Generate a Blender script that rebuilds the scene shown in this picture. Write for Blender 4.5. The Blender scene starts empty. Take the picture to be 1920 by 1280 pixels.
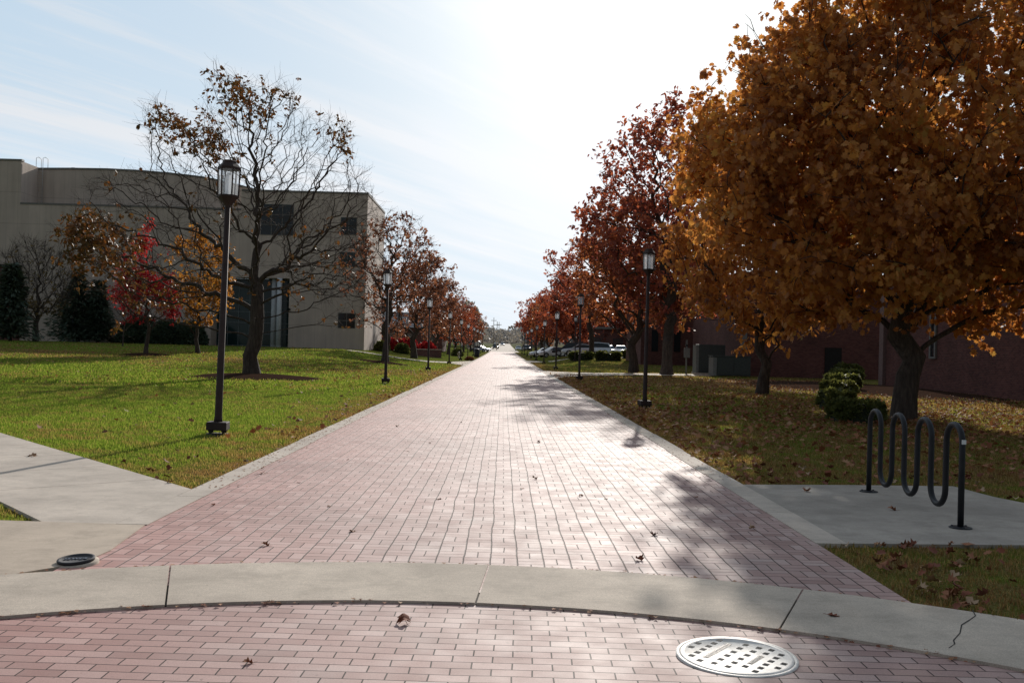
import bpy, bmesh, math, random
import numpy as np
from mathutils import Vector, Matrix, noise as mnoise
R = math.radians
rng = np.random.default_rng(11); random.seed(11)
scene = bpy.context.scene
COL = scene.collection

# ------------------------------------------------------------------ ground shape and survey helper
def ss(a, b, x):
    t = min(1, max(0, (x-a)/(b-a))); return t*t*(3-2*t)
def gz(x, y):
    z = 1.35e-5*min(max(0, y-70), 530)**2
    z += 1.0*ss(6, 17, -x)*ss(30, 95, y)
    z += .75*ss(4.5, 10, x)*ss(72, 115, y)
    return z
FPX = 1866.7; ROLL = R(1.5); PIT = math.atan(11.5/FPX); YAW = math.atan(17/FPX); CAMH = 1.6
def ray(px, py):
    dx = px-960; dy = py-640; c, s = math.cos(ROLL), math.sin(ROLL)
    u = c*dx+s*dy; v = -s*dx+c*dy
    y = FPX*math.cos(PIT)+v*math.sin(PIT); z = FPX*math.sin(PIT)-v*math.cos(PIT)
    return Vector((u*math.cos(YAW)+y*math.sin(YAW), -u*math.sin(YAW)+y*math.cos(YAW), z))
def G(px, py):                     # survey: where the ground is seen
    r = ray(px, py); r /= math.hypot(r.x, r.y); s = 3
    while s < 900:
        if CAMH+r.z*s < gz(r.x*s, r.y*s): break
        s += max(.02, s*.002)
    return Vector((r.x*s, r.y*s, gz(r.x*s, r.y*s)))
def AT(px, py, Y):
    r = ray(px, py); t = Y/r.y; return Vector((r.x*t, Y, CAMH+r.z*t))

# ------------------------------------------------------------------ objects
def tag(o, label=None, cat=None, group=None, kind=None):
    if label: o['label'] = label
    if cat: o['category'] = cat
    if group: o['group'] = group
    if kind: o['kind'] = kind
    return o
def empty(name, loc, rz=0, sc=1):
    o = bpy.data.objects.new(name, None); COL.objects.link(o)
    o.location = loc; o.rotation_euler = (0, 0, rz); o.scale = (sc, sc, sc); o.empty_display_size = .3
    return o
def link(name, me, mats, parent=None, loc=None):
    if not isinstance(mats, (list, tuple)): mats = [mats]
    if mats[0] is not None and len(me.materials) == 0:
        for m in mats: me.materials.append(m)
    o = bpy.data.objects.new(name, me); COL.objects.link(o)
    if parent: o.parent = parent
    if loc is not None: o.location = loc
    return o
def kids(o): return [c for c in COL.objects if c.parent == o]
def copy_tree(o, parent=None):
    c = o.copy(); COL.objects.link(c)
    if parent: c.parent = parent
    for ch in kids(o): copy_tree(ch, c)
    return c
class MB:
    def __init__(s): s.v = []; s.f = []; s.mi = []; s.m = 0; s.sm = []
    def add(s, vs, fs, smooth=False):
        b = len(s.v); s.v += [tuple(v) for v in vs]
        for f in fs: s.f.append([i+b for i in f]); s.mi.append(s.m); s.sm.append(smooth)
        return s
    def box(s, x0, x1, y0, y1, z0, z1):
        return s.add([(x0,y0,z0),(x1,y0,z0),(x1,y1,z0),(x0,y1,z0),(x0,y0,z1),(x1,y0,z1),(x1,y1,z1),(x0,y1,z1)],
                     [(0,3,2,1),(4,5,6,7),(0,1,5,4),(1,2,6,5),(2,3,7,6),(3,0,4,7)])
    def lathe(s, prof, n=16, c=(0,0,0), rot=0, smooth=True, caps=True):
        vs = []; fs = []
        for r, z in prof:
            for k in range(n):
                a = rot+2*math.pi*k/n; vs.append((c[0]+r*math.cos(a), c[1]+r*math.sin(a), c[2]+z))
        for i in range(len(prof)-1):
            for k in range(n):
                k2 = (k+1) % n; fs.append((i*n+k, i*n+k2, (i+1)*n+k2, (i+1)*n+k))
        if caps:
            fs.append(tuple(range(n))[::-1]); fs.append(tuple(range((len(prof)-1)*n, len(prof)*n)))
        return s.add(vs, fs, smooth)
    def tube(s, pts, r, n=10, smooth=True, caps=True):
        pts = [Vector(p) for p in pts]; rs = r if isinstance(r, (list, tuple)) else [r]*len(pts)
        vs = []; fs = []; prev = None
        for i, p in enumerate(pts):
            t = (pts[min(i+1, len(pts)-1)]-pts[max(i-1, 0)]).normalized()
            a = prev if prev is not None else (Vector((1,0,0)) if abs(t.x) < .8 else Vector((0,1,0)))
            a = (a-t*a.dot(t)).normalized(); b = t.cross(a); prev = a
            for k in range(n):
                th = 2*math.pi*k/n; vs.append(p+(a*math.cos(th)+b*math.sin(th))*rs[i])
        for i in range(len(pts)-1):
            for k in range(n):
                k2 = (k+1) % n; fs.append((i*n+k, i*n+k2, (i+1)*n+k2, (i+1)*n+k))
        if caps: fs.append(tuple(range(n))[::-1]); fs.append(tuple(range((len(pts)-1)*n, len(pts)*n)))
        return s.add(vs, fs, smooth)
    def poly(s, pts, z): return s.add([(p[0], p[1], z) for p in pts], [tuple(range(len(pts)))])
    def slab(s, pts, z0, z1):
        n = len(pts)
        return s.add([(p[0],p[1],z0) for p in pts]+[(p[0],p[1],z1) for p in pts],
                     [tuple(range(n, 2*n)), tuple(range(n))[::-1]]+[(i, (i+1) % n, n+(i+1) % n, n+i) for i in range(n)])
    def wall(s, pts, y0, y1):        # a profile in x,z extruded along y
        n = len(pts)
        return s.add([(p[0],y0,p[1]) for p in pts]+[(p[0],y1,p[1]) for p in pts],
                     [tuple(range(n)), tuple(range(n, 2*n))[::-1]]+[(i, n+i, n+(i+1) % n, (i+1) % n) for i in range(n)])
    def mesh(s, name='m'):
        me = bpy.data.meshes.new(name); me.from_pydata(s.v, [], s.f)
        me.polygons.foreach_set('material_index', s.mi); me.polygons.foreach_set('use_smooth', s.sm); me.update()
        return me
    def build(s, name, mats, parent=None, loc=None, bevel=0):
        o = link(name, s.mesh(name), mats, parent, loc)
        if bevel:
            b = o.modifiers.new('bev', 'BEVEL'); b.width = bevel; b.segments = 2; b.limit_method = 'ANGLE'
        return o

# ------------------------------------------------------------------ materials
def newmat(name):
    m = bpy.data.materials.new(name); m.use_nodes = True
    nt = m.node_tree; nt.nodes.clear()
    out = nt.nodes.new('ShaderNodeOutputMaterial')
    return m, nt, out
class N:                                # tiny node-graph helper
    def __init__(s, nt): s.nt = nt
    def n(s, t, **kw):
        nd = s.nt.nodes.new('ShaderNode'+t)
        for k, v in kw.items(): setattr(nd, k, v)
        return nd
    def l(s, a, b): s.nt.links.new(a, b)
    def put(s, sock, v):
        if isinstance(v, bpy.types.NodeSocket): s.l(v, sock)
        elif v is not None: sock.default_value = v
    def math(s, op, a, b=None, c=None, clamp=False):
        nd = s.n('Math', operation=op, use_clamp=clamp); s.put(nd.inputs[0], a)
        if b is not None: s.put(nd.inputs[1], b)
        if c is not None: s.put(nd.inputs[2], c)
        return nd.outputs[0]
    def noise(s, vec, scale, detail=4, rough=.55, out=0):
        nd = s.n('TexNoise'); s.put(nd.inputs['Vector'], vec); nd.inputs['Scale'].default_value = scale
        nd.inputs['Detail'].default_value = detail; nd.inputs['Roughness'].default_value = rough
        return nd.outputs[out]
    def ramp(s, fac, stops, interp='LINEAR'):
        nd = s.n('ValToRGB'); nd.color_ramp.interpolation = interp
        els = nd.color_ramp.elements
        while len(els) < len(stops): els.new(.5)
        for e, (p, c) in zip(els, stops):
            e.position = p; e.color = (c, c, c, 1) if isinstance(c, (int, float)) else (*c, 1)
        s.put(nd.inputs[0], fac); return nd.outputs[0]
    def mix(s, f, a, b, blend='MIX'):
        nd = s.n('Mix', data_type='RGBA', blend_type=blend); s.put(nd.inputs[0], f)
        for i, v in ((6, a), (7, b)):
            if isinstance(v, tuple) and len(v) == 3: v = (*v, 1)
            s.put(nd.inputs[i], v)
        return nd.outputs[2]
    def maprange(s, v, a, b, c=0, d=1, smooth=False):
        nd = s.n('MapRange', interpolation_type='SMOOTHSTEP' if smooth else 'LINEAR'); s.put(nd.inputs[0], v)
        for i, q in enumerate((a, b, c, d)): nd.inputs[i+1].default_value = q
        return nd.outputs[0]
    def obj(s): return s.n('TexCoord').outputs['Object']
    def pos(s): return s.n('NewGeometry').outputs['Position']
    def mapping(s, v, scale=(1,1,1), rot=(0,0,0), loc=(0,0,0)):
        nd = s.n('Mapping'); s.put(nd.inputs[0], v); nd.inputs['Scale'].default_value = scale
        nd.inputs['Rotation'].default_value = rot; nd.inputs['Location'].default_value = loc
        return nd.outputs[0]
    def bump(s, h, strength=.5, dist=.01):
        nd = s.n('Bump'); s.put(nd.inputs['Height'], h); nd.inputs['Strength'].default_value = strength
        nd.inputs['Distance'].default_value = dist; return nd.outputs[0]
    def bsdf(s, out, color, rough=.7, metal=0, spec=.5, normal=None):
        p = s.n('BsdfPrincipled')
        if isinstance(color, tuple) and len(color) == 3: color = (*color, 1)
        s.put(p.inputs['Base Color'], color); s.put(p.inputs['Roughness'], rough); s.put(p.inputs['Metallic'], metal)
        s.put(p.inputs['Specular IOR Level'], spec)
        if normal is not None: s.put(p.inputs['Normal'], normal)
        s.l(p.outputs[0], out.inputs[0]); return p
def simple(name, color, rough=.6, metal=0, spec=.5, var=.15, scale=8, bump=0, bscale=60):
    m, nt, out = newmat(name); k = N(nt); o = k.obj()
    f = k.ramp(k.noise(o, scale, 5), [(.3, 1-var), (.7, 1+var)])
    c = k.mix(1.0, tuple(color), f, 'MULTIPLY')
    nrm = k.bump(k.noise(o, bscale, 3), bump, .01) if bump else None
    k.bsdf(out, c, rough, metal, spec, nrm); return m
def leafmat(name, stops, trans=.45, patch=.45, tcol=1.5, rough=.55):
    m, nt, out = newmat(name); k = N(nt)
    rnd = k.n('NewGeometry').outputs['Random Per Island']
    o = k.obj()
    f = k.math('ADD', k.math('MULTIPLY', rnd, 1-patch), k.math('MULTIPLY', k.maprange(k.noise(o, .55, 3), .3, .7), patch))
    c = k.ramp(f, stops)
    d = k.n('BsdfPrincipled'); k.l(c, d.inputs['Base Color']); d.inputs['Roughness'].default_value = rough
    d.inputs['Specular IOR Level'].default_value = .3
    t = k.n('BsdfTranslucent')
    tc = k.mix(1.0, c, (tcol, tcol*.85, tcol*.6), 'MULTIPLY'); k.l(tc, t.inputs[0])
    mx = k.n('MixShader'); mx.inputs[0].default_value = trans
    k.l(d.outputs[0], mx.inputs[1]); k.l(t.outputs[0], mx.inputs[2]); k.l(mx.outputs[0], out.inputs[0])
    return m

def brick_paving():
    # basketweave pavers on the path
    m, nt, out = newmat('basketweave_pavers'); k = N(nt); P = k.pos()
    wob = k.noise(P, .9, 3, out=1); wob2 = k.noise(P, 5, 2, out=1)
    v = k.n('VectorMath', operation='MULTIPLY_ADD'); k.l(wob, v.inputs[0]); v.inputs[1].default_value = (.05, .03, 0); k.l(P, v.inputs[2])
    v2 = k.n('VectorMath', operation='MULTIPLY_ADD'); k.l(wob2, v2.inputs[0]); v2.inputs[1].default_value = (.010, .010, 0); k.l(v.outputs[0], v2.inputs[2])
    sp = k.n('SeparateXYZ'); k.l(v2.outputs[0], sp.inputs[0])
    u = k.math('ADD', k.math('MULTIPLY', sp.outputs[0], 5), 1000.1); w = k.math('ADD', k.math('MULTIPLY', sp.outputs[1], 5), 1000)
    fu = k.math('FRACT', u); fw = k.math('FRACT', w); iu = k.math('FLOOR', u); iw = k.math('FLOOR', w)
    par = k.math('MODULO', k.math('ADD', iu, iw), 2); par = k.math('GREATER_THAN', par, .5)
    ipar = k.math('SUBTRACT', 1, par)
    s = k.math('ADD', k.math('MULTIPLY', fu, par), k.math('MULTIPLY', fw, ipar))
    t = k.math('ADD', k.math('MULTIPLY', fw, par), k.math('MULTIPLY', fu, ipar))
    half = k.math('FLOOR', k.math('MULTIPLY', s, 2)); s2 = k.math('FRACT', k.math('MULTIPLY', s, 2))
    ed = lambda q, wd: k.math('MULTIPLY', k.math('MINIMUM', q, k.math('SUBTRACT', 1, q)), wd)
    rag = k.math('MULTIPLY_ADD', k.noise(P, 60, 2), -.005, .0025)
    d = k.math('ADD', k.math('MINIMUM', ed(s2, .1), ed(t, .2)), rag); du = k.math('ADD', ed(fu, .2), rag)
    joint = k.math('MAXIMUM', k.maprange(d, .0022, .0052, 1, 0), k.maprange(du, .0025, .007, 1, 0))
    idv = k.n('CombineXYZ'); k.put(idv.inputs[0], iu); k.put(idv.inputs[1], iw); k.put(idv.inputs[2], half)
    wn = k.n('TexWhiteNoise'); k.l(idv.outputs[0], wn.inputs[0]); return finish_brick(m, k, out, P, joint, wn.outputs[0], d)
def finish_brick(m, k, out, P, joint, rnd, d=None):
    c = k.ramp(rnd, [(0, (.33,.19,.165)), (.3, (.40,.245,.215)), (.7, (.45,.29,.258)), (1, (.50,.355,.32))])
    big = k.maprange(k.noise(P, .35, 4), .35, .65, .84, 1.12)
    c = k.mix(1.0, c, big, 'MULTIPLY')
    c = k.mix(k.maprange(k.noise(P, 1.7, 5), .5, .75, 0, .35), c, (.42,.36,.33))
    c = k.mix(k.maprange(k.noise(P, .9, 7, .7), .58, .72, 0, .45), c, (.15,.10,.09))
    c = k.mix(k.maprange(k.noise(P, 22, 3, .6), .66, .74, 0, .5), c, (.10,.07,.06))
    fine = k.noise(P, 180, 2, .7)
    c = k.mix(1.0, c, k.maprange(fine, .25, .75, .78, 1.2), 'MULTIPLY')
    spx = k.n('SeparateXYZ'); k.l(P, spx.inputs[0])
    # redder, slightly darker bricks towards the left edge
    c = k.mix(k.maprange(spx.outputs[0], -3.0, -.2, .75, 0), c, k.mix(1.0, c, (.95,.66,.62), 'MULTIPLY'))
    c = k.mix(joint, c, k.mix(k.maprange(k.noise(P, 2.2, 3), .4, .7), (.035,.02,.018), (.075,.05,.04)))
    h = k.math('MULTIPLY', joint, -1.6); h = k.math('ADD', h, k.math('MULTIPLY', fine, .12)); h = k.math('ADD', h, k.math('MULTIPLY', rnd, .35))
    nrm = k.bump(h, .8, .004)
    k.bsdf(out, c, k.maprange(k.noise(P, 3, 3), .3, .7, .68, .80), 0, k.math('MULTIPLY_ADD', joint, -.42, .62), nrm); return m
def running_bond():
    m, nt, out = newmat('running_bond_pavers'); k = N(nt); P = k.pos()
    wob = k.noise(P, 1.3, 3, out=1)
    v = k.n('VectorMath', operation='MULTIPLY_ADD'); k.l(wob, v.inputs[0]); v.inputs[1].default_value = (.03, .03, 0); k.l(P, v.inputs[2])
    vv = k.mapping(v.outputs[0], rot=(0, 0, R(1.2)))
    b = k.n('TexBrick'); k.l(vv, b.inputs['Vector']); b.offset = .5
    for a, q in (('Scale', 1), ('Mortar Size', .0040), ('Mortar Smooth', .1), ('Brick Width', .204), ('Row Height', .102)): b.inputs[a].default_value = q
    b.inputs['Color1'].default_value = (0,0,0,1); b.inputs['Color2'].default_value = (1,1,1,1); b.inputs['Mortar'].default_value = (.5,.5,.5,1)
    return finish_brick(m, k, out, P, b.outputs['Fac'], b.outputs['Color'])
def concrete(name, base, var=.12, speck=.5):
    m, nt, out = newmat(name); k = N(nt); P = k.pos()
    c = k.mix(1.0, base, k.maprange(k.noise(P, .8, 6, .6), .38, .62, 1-var, 1+var), 'MULTIPLY')
    c = k.mix(1.0, c, k.maprange(k.noise(P, 150, 3, .8), .3, .7, 1-.26*speck, 1+.26*speck), 'MULTIPLY')
    c = k.mix(k.maprange(k.noise(P, 2.6, 8, .72), .46, .64, 0, .45), c, tuple(x*.6 for x in base)); c = k.mix(k.maprange(k.noise(P, 38, 2, .6), .68, .76, 0, .5), c, tuple(x*.45 for x in base))
    st = k.noise(k.mapping(P, (4, 30, 1), (0,0,.3)), 1, 3)
    c = k.mix(1.0, c, k.maprange(st, .3, .7, .96, 1.04), 'MULTIPLY')
    nrm = k.bump(k.noise(P, 160, 3, .7), .35, .003)
    k.bsdf(out, c, .9, 0, .15, nrm); return m
def brickwall():
    m, nt, out = newmat('wall_brick'); k = N(nt); P = k.pos()
    sp = k.n('SeparateXYZ'); k.l(P, sp.inputs[0]); cb = k.n('CombineXYZ')
    k.put(cb.inputs[0], k.math('ADD', sp.outputs[0], sp.outputs[1])); k.l(sp.outputs[2], cb.inputs[1])
    b = k.n('TexBrick'); k.l(cb.outputs[0], b.inputs['Vector'])
    for a, q in (('Scale', 1), ('Mortar Size', .006), ('Brick Width', .21), ('Row Height', .075)): b.inputs[a].default_value = q
    b.inputs['Color1'].default_value = (.085,.03,.027,1); b.inputs['Color2'].default_value = (.15,.058,.048,1); b.inputs['Mortar'].default_value = (.13,.09,.08,1)
    c = k.mix(1.0, b.outputs['Color'], k.maprange(k.noise(P, .6, 5), .3, .7, .75, 1.15), 'MULTIPLY')
    k.bsdf(out, c, .85, 0, .3, k.bump(k.math('MULTIPLY', b.outputs['Fac'], -1), .6, .006)); return m
def panelwall():
    m, nt, out = newmat('precast_panels'); k = N(nt); P = k.pos()
    sp = k.n('SeparateXYZ'); k.l(P, sp.inputs[0])
    a = k.math('ADD', sp.outputs[0], sp.outputs[1])
    rib = k.math('FRACT', k.math('MULTIPLY', a, 1/1.2)); rb = k.maprange(k.math('MINIMUM', rib, k.math('SUBTRACT', 1, rib)), .0, .03, 1, 0)
    hz = k.math('FRACT', k.math('MULTIPLY', sp.outputs[2], 1/3.4)); hb = k.maprange(k.math('MINIMUM', hz, k.math('SUBTRACT', 1, hz)), 0, .012, 1, 0)
    c = k.mix(1.0, (.53,.435,.37), k.maprange(k.noise(P, .25, 6, .6), .3, .7, .86, 1.1), 'MULTIPLY')
    c = k.mix(1.0, c, k.maprange(k.noise(k.mapping(P, (1.5,1.5,.10)), 1, 5), .35, .65, .9, 1.06), 'MULTIPLY')
    c = k.mix(k.math('MULTIPLY', k.math('MAXIMUM', k.math('MULTIPLY', rb, .5), hb), .5), c, (.14,.12,.105))
    k.bsdf(out, c, .85, 0, .3, k.bump(k.noise(P, 12, 4), .3, .02)); return m
def groundmat():
    m, nt, out = newmat('lawn_soil'); k = N(nt); P = k.pos()
    n1 = k.noise(P, .22, 5, .6); n2 = k.noise(P, 1.6, 5, .65); n3 = k.noise(P, 45, 3, .7)
    sp = k.n('SeparateXYZ'); k.l(P, sp.inputs[0])
    g = k.ramp(n3, [(.3, (.062,.085,.014)), (.5, (.115,.15,.024)), (.72, (.19,.215,.05))])
    dry = k.ramp(n3, [(.3, (.09,.055,.025)), (.5, (.17,.11,.05)), (.75, (.30,.21,.11))])
    f = k.math('ADD', k.maprange(n1, .42, .68, -.15, .6), k.maprange(n2, .4, .7, -.25, .5))
    ax = k.math('ABSOLUTE', sp.outputs[0])
    f = k.math('ADD', f, k.maprange(ax, 3.2, 5.2, .55, 0))                       # worn verge beside the path
    f = k.math('ADD', f, k.maprange(k.math('ABSOLUTE', k.math('SUBTRACT', sp.outputs[1], k.math('MULTIPLY_ADD', sp.outputs[0], -.25, 56))), 2, 8, .35, 0))
    f = k.math('ADD', f, k.maprange(sp.outputs[0], 3, 9, 0, .35))
    f = k.math('MINIMUM', k.math('MAXIMUM', f, 0), 1)
    c = k.mix(f, g, dry)
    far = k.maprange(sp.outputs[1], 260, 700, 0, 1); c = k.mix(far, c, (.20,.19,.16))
    k.bsdf(out, c, 1, 0, 0, k.bump(k.math('ADD', n3, k.noise(P, 14, 3)), .7, .04)); return m

M = dict(
    path=brick_paving(), street=running_bond(),
    conc=concrete('kerb_concrete', (.53,.45,.37), .12, 1.2), conc_pad_shade=concrete('shade_pad_concrete', (.37,.325,.28), .16, .9), conc_tan=concrete('tan_concrete', (.50,.41,.325), .08, .8), conc_walk=concrete('walk_concrete', (.53,.455,.385), .1, .9),
    ground=groundmat(), brick=brickwall(), panel=panelwall(),
    asphalt=simple('asphalt', (.14,.135,.13), .9, bump=.3, bscale=80, scale=1),
    joint=simple('dark_joint', (.035,.03,.025), .95, scale=30),
    bronze=simple('bronze_paint', (.045,.030,.028), .7, 0, .25, .2, 6, .08, 200),
    black=simple('black_enamel', (.012,.013,.017), .5, .0, .35, .3, 10, .05, 120),
    iron=simple('cast_iron', (.028,.028,.034), .75, .1, .5, .3, 30, .3, 300),
    steel_cover=simple('worn_cover_metal', (.74,.70,.65), .6, .1, .5, .22, 14, .25, 300),
    dark=simple('dark_void', (.012,.011,.010), .9),
    bark=None, mulch=simple('mulch', (.05,.03,.022), 1, 0, 0, bump=1, bscale=40, scale=30, var=.5),
    white=simple('white_paint', (.72,.73,.74), .45), colw=simple('column_paint', (.50,.52,.54), .6), darkglass=simple('dark_glass', (.015,.02,.024), .12, 0, .35, .1, 1),
    teal=simple('tinted_glass', (.016,.034,.034), .1, 0, .3, .3, .4), coping=simple('metal_coping', (.17,.155,.14), .6),
    roof=simple('grey_roof', (.2,.2,.21), .8), cabinet=simple('cabinet_green', (.04,.05,.046), .6), cabl=simple('cabinet_pale', (.16,.165,.155), .65),
    rubber=simple('rubber', (.02,.02,.02), .85), rim=simple('alloy', (.4,.4,.42), .35, .8), sticker=simple('sticker', (.75,.76,.78), .5, var=.03),
    wood=simple('weathered_pole', (.22,.18,.15), .9), beige=simple('beige_paint', (.42,.37,.3), .6),
    lamp_red=simple('red_lens', (.35,.02,.015), .2), lamp_white=simple('clear_lens', (.75,.76,.78), .12, var=.03),
)
def barkmat():
    m, nt, out = newmat('bark'); k = N(nt); o = k.obj()
    n1 = k.noise(k.mapping(o, (14,14,2.2)), 1, 5, .7)
    c = k.ramp(n1, [(.3, (.028,.021,.018)), (.55, (.075,.056,.046)), (.8, (.15,.12,.10))])
    k.bsdf(out, c, .9, 0, .25, k.bump(n1, 1, .03)); return m
M['bark'] = barkmat()
def panemat():
    m, nt, out = newmat('lantern_pane'); k = N(nt)
    t = k.n('BsdfTransparent'); t.inputs[0].default_value = (.93,.95,.97,1)
    d = k.n('BsdfTranslucent'); d.inputs[0].default_value = (.8,.82,.85,1)
    g = k.n('BsdfGlossy'); g.inputs['Roughness'].default_value = .06
    a = k.n('MixShader'); a.inputs[0].default_value = .22; k.l(t.outputs[0], a.inputs[1]); k.l(d.outputs[0], a.inputs[2])
    b = k.n('MixShader'); b.inputs[0].default_value = .08; k.l(a.outputs[0], b.inputs[1]); k.l(g.outputs[0], b.inputs[2]); k.l(b.outputs[0], out.inputs[0])
    return m
M['pane'] = panemat()
def frostmat():
    m, nt, out = newmat('frosted_lens'); k = N(nt)
    d = k.n('BsdfTranslucent'); d.inputs[0].default_value = (.85,.87,.9,1); e = k.n('BsdfDiffuse'); e.inputs[0].default_value = (.7,.72,.74,1)
    a = k.n('MixShader'); a.inputs[0].default_value = .3; k.l(d.outputs[0], a.inputs[1]); k.l(e.outputs[0], a.inputs[2]); k.l(a.outputs[0], out.inputs[0]); return m
M['frost'] = frostmat()
LM = dict(
    gold=leafmat('leaf_golden_brown', [(0,(.16,.065,.035)),(.22,(.31,.13,.05)),(.5,(.50,.225,.065)),(.75,(.56,.29,.08)),(.9,(.50,.34,.10)),(1,(.36,.32,.09))], .48, .55, 1.3),
    gold2=leafmat('leaf_yellow_olive', [(0,(.12,.07,.012)),(.5,(.28,.19,.03)),(1,(.36,.31,.05))], .5),
    rust=leafmat('leaf_rust', [(0,(.15,.055,.04)),(.4,(.28,.105,.06)),(.75,(.42,.165,.07)),(1,(.5,.26,.1))], .42, .45, 1.35),
    plum=leafmat('leaf_plum', [(0,(.15,.045,.05)),(.4,(.27,.08,.065)),(.75,(.42,.125,.065)),(1,(.52,.22,.08))], .45, .45, 1.4),
    russet=leafmat('leaf_faded_russet', [(0,(.14,.065,.055)),(.4,(.25,.115,.085)),(.75,(.36,.165,.10)),(1,(.46,.27,.15))], .38, .45, 1.25),
    red=leafmat('leaf_brick_red', [(0,(.16,.045,.04)),(.4,(.30,.08,.05)),(.8,(.44,.135,.065)),(1,(.5,.23,.08))], .45, .45, 1.35),
    oakl=leafmat('leaf_russet_green', [(0,(.06,.048,.018)),(.35,(.13,.08,.03)),(.7,(.23,.095,.035)),(1,(.34,.15,.05))], .3, .45, 1.2),
    crimson=leafmat('leaf_crimson', [(0,(.22,.012,.02)),(.5,(.42,.03,.045)),(.85,(.52,.07,.06)),(1,(.5,.16,.04))], .45),
    orange=leafmat('leaf_amber', [(0,(.18,.07,.015)),(.5,(.36,.17,.03)),(1,(.46,.27,.05))], .48),
    pine=leafmat('needle_dark_green', [(0,(.04,.06,.045)),(.5,(.065,.095,.065)),(1,(.11,.13,.08))], .25),
    box=leafmat('boxwood_leaf', [(0,(.06,.075,.025)),(.5,(.11,.135,.045)),(1,(.2,.22,.08))], .45),
    dull=leafmat('leaf_dull_straw', [(0,(.10,.075,.04)),(.6,(.2,.15,.07)),(1,(.3,.2,.08))], .35),
    haze=leafmat('hazed_foliage', [(0,(.20,.21,.24)),(.5,(.27,.28,.31)),(1,(.35,.33,.33))], .3),  # distance haze is mixed into these leaf colours
    litter=leafmat('leaf_litter', [(0,(.13,.045,.025)),(.35,(.25,.09,.045)),(.6,(.36,.16,.08)),(.85,(.42,.24,.13)),(1,(.52,.40,.28))], .2, .25, 1.0, .8),
)
def grassmat():
    m, nt, out = newmat('grass_blades'); k = N(nt)
    rnd = k.n('NewGeometry').outputs['Random Per Island']; P = k.pos()
    sp = k.n('SeparateXYZ'); k.l(P, sp.inputs[0]); n2 = k.noise(P, 1.6, 5, .65); n1 = k.noise(P, .22, 5, .6)
    f = k.math('ADD', k.maprange(n1, .42, .68, -.1, .5), k.maprange(n2, .42, .62, -.3, .6))
    f = k.math('ADD', f, k.maprange(k.math('ABSOLUTE', sp.outputs[0]), 3.2, 4.9, .9, 0))
    band = k.maprange(k.math('ABSOLUTE', k.math('SUBTRACT', sp.outputs[1], k.math('MULTIPLY_ADD', sp.outputs[0], -.25, 56))), 2, 11, .45, 0)
    f = k.math('ADD', f, k.math('ADD', band, k.maprange(sp.outputs[0], 2.5, 5, 0, .5)))
    f = k.math('ADD', f, k.math('MULTIPLY_ADD', rnd, .75, k.maprange(sp.outputs[0], -2, 2, -.5, -.33))); f = k.math('MINIMUM', k.math('MAXIMUM', f, 0), 1)
    g = k.ramp(rnd, [(0, (.095,.16,.028)), (.6, (.17,.25,.045)), (1, (.25,.32,.08))])
    dr = k.ramp(rnd, [(0, (.15,.08,.04)), (.5, (.25,.15,.08)), (1, (.36,.26,.15))])
    c = k.mix(f, g, dr)
    d = k.n('BsdfDiffuse'); k.l(c, d.inputs[0]); t = k.n('BsdfTranslucent'); k.l(k.mix(1.0, c, (1.5,1.4,.8), 'MULTIPLY'), t.inputs[0])
    a = k.n('MixShader'); a.inputs[0].default_value = .5; k.l(d.outputs[0], a.inputs[1]); k.l(t.outputs[0], a.inputs[2]); k.l(a.outputs[0], out.inputs[0])
    return m
M['grass'] = grassmat()

# ------------------------------------------------------------------ camera, light, sky
fwd = ray(960, 640).normalized(); right = (ray(961, 640)-ray(960, 640)).normalized(); up = right.cross(fwd).normalized()
cam = bpy.data.cameras.new('camera'); cam.lens = 35; cam.sensor_width = 36; cam.clip_end = 6000; cam.clip_start = .05
co = bpy.data.objects.new('camera', cam); COL.objects.link(co)
rm = Matrix((right, up, -fwd)).transposed().to_4x4(); rm.translation = Vector((0, 0, CAMH)); co.matrix_world = rm
scene.camera = co
SAZ, SEL = R(9.2), R(20.5)
sd = Vector((math.sin(SAZ)*math.cos(SEL), math.cos(SAZ)*math.cos(SEL), math.sin(SEL)))
sun = bpy.data.lights.new('sun', 'SUN'); sun.energy = 4.6; sun.angle = R(.6); sun.color = (1, .94, .86)
so = bpy.data.objects.new('sun', sun); COL.objects.link(so); so.rotation_euler = sd.to_track_quat('Z', 'Y').to_euler(); so.location = (0, 0, 40)
w = bpy.data.worlds.new('World'); scene.world = w; w.use_nodes = True; nt = w.node_tree; nt.nodes.clear(); k = N(nt)
sky = k.n('TexSky', sky_type='NISHITA'); sky.sun_disc = False; sky.sun_elevation = SEL; sky.sun_rotation = SAZ
sky.air_density = 1.0; sky.dust_density = .7; sky.ozone_density = 1.0; sky.altitude = 100
gen = k.n('TexCoord').outputs['Generated']; sp = k.n('SeparateXYZ'); k.l(gen, sp.inputs[0])
zz = k.math('ADD', k.math('MAXIMUM', sp.outputs[2], 0), .12)
cb = k.n('CombineXYZ'); k.put(cb.inputs[0], k.math('DIVIDE', sp.outputs[0], zz)); k.put(cb.inputs[1], k.math('DIVIDE', sp.outputs[1], zz))
cr0 = k.mapping(cb.outputs[0], (1, 1, 1), (0, 0, R(-52)))
cn = k.noise(k.mapping(cr0, (.35, 1.5, 1), (0, 0, 0), (.3, .15, 0)), 1.0, 6, .5); cn2 = k.noise(k.mapping(cr0, (.5, 4.5, 1), (0, 0, 0), (3, 1, 0)), 1.2, 7, .62)
cf = k.math('ADD', k.maprange(cn, .44, .62, 0, .8, True), k.maprange(cn2, .45, .66, 0, .6, True))
cf = k.math('MINIMUM', cf, .92)
gm = k.n('Gamma'); k.l(sky.outputs[0], gm.inputs[0]); gm.inputs[1].default_value = .5
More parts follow.
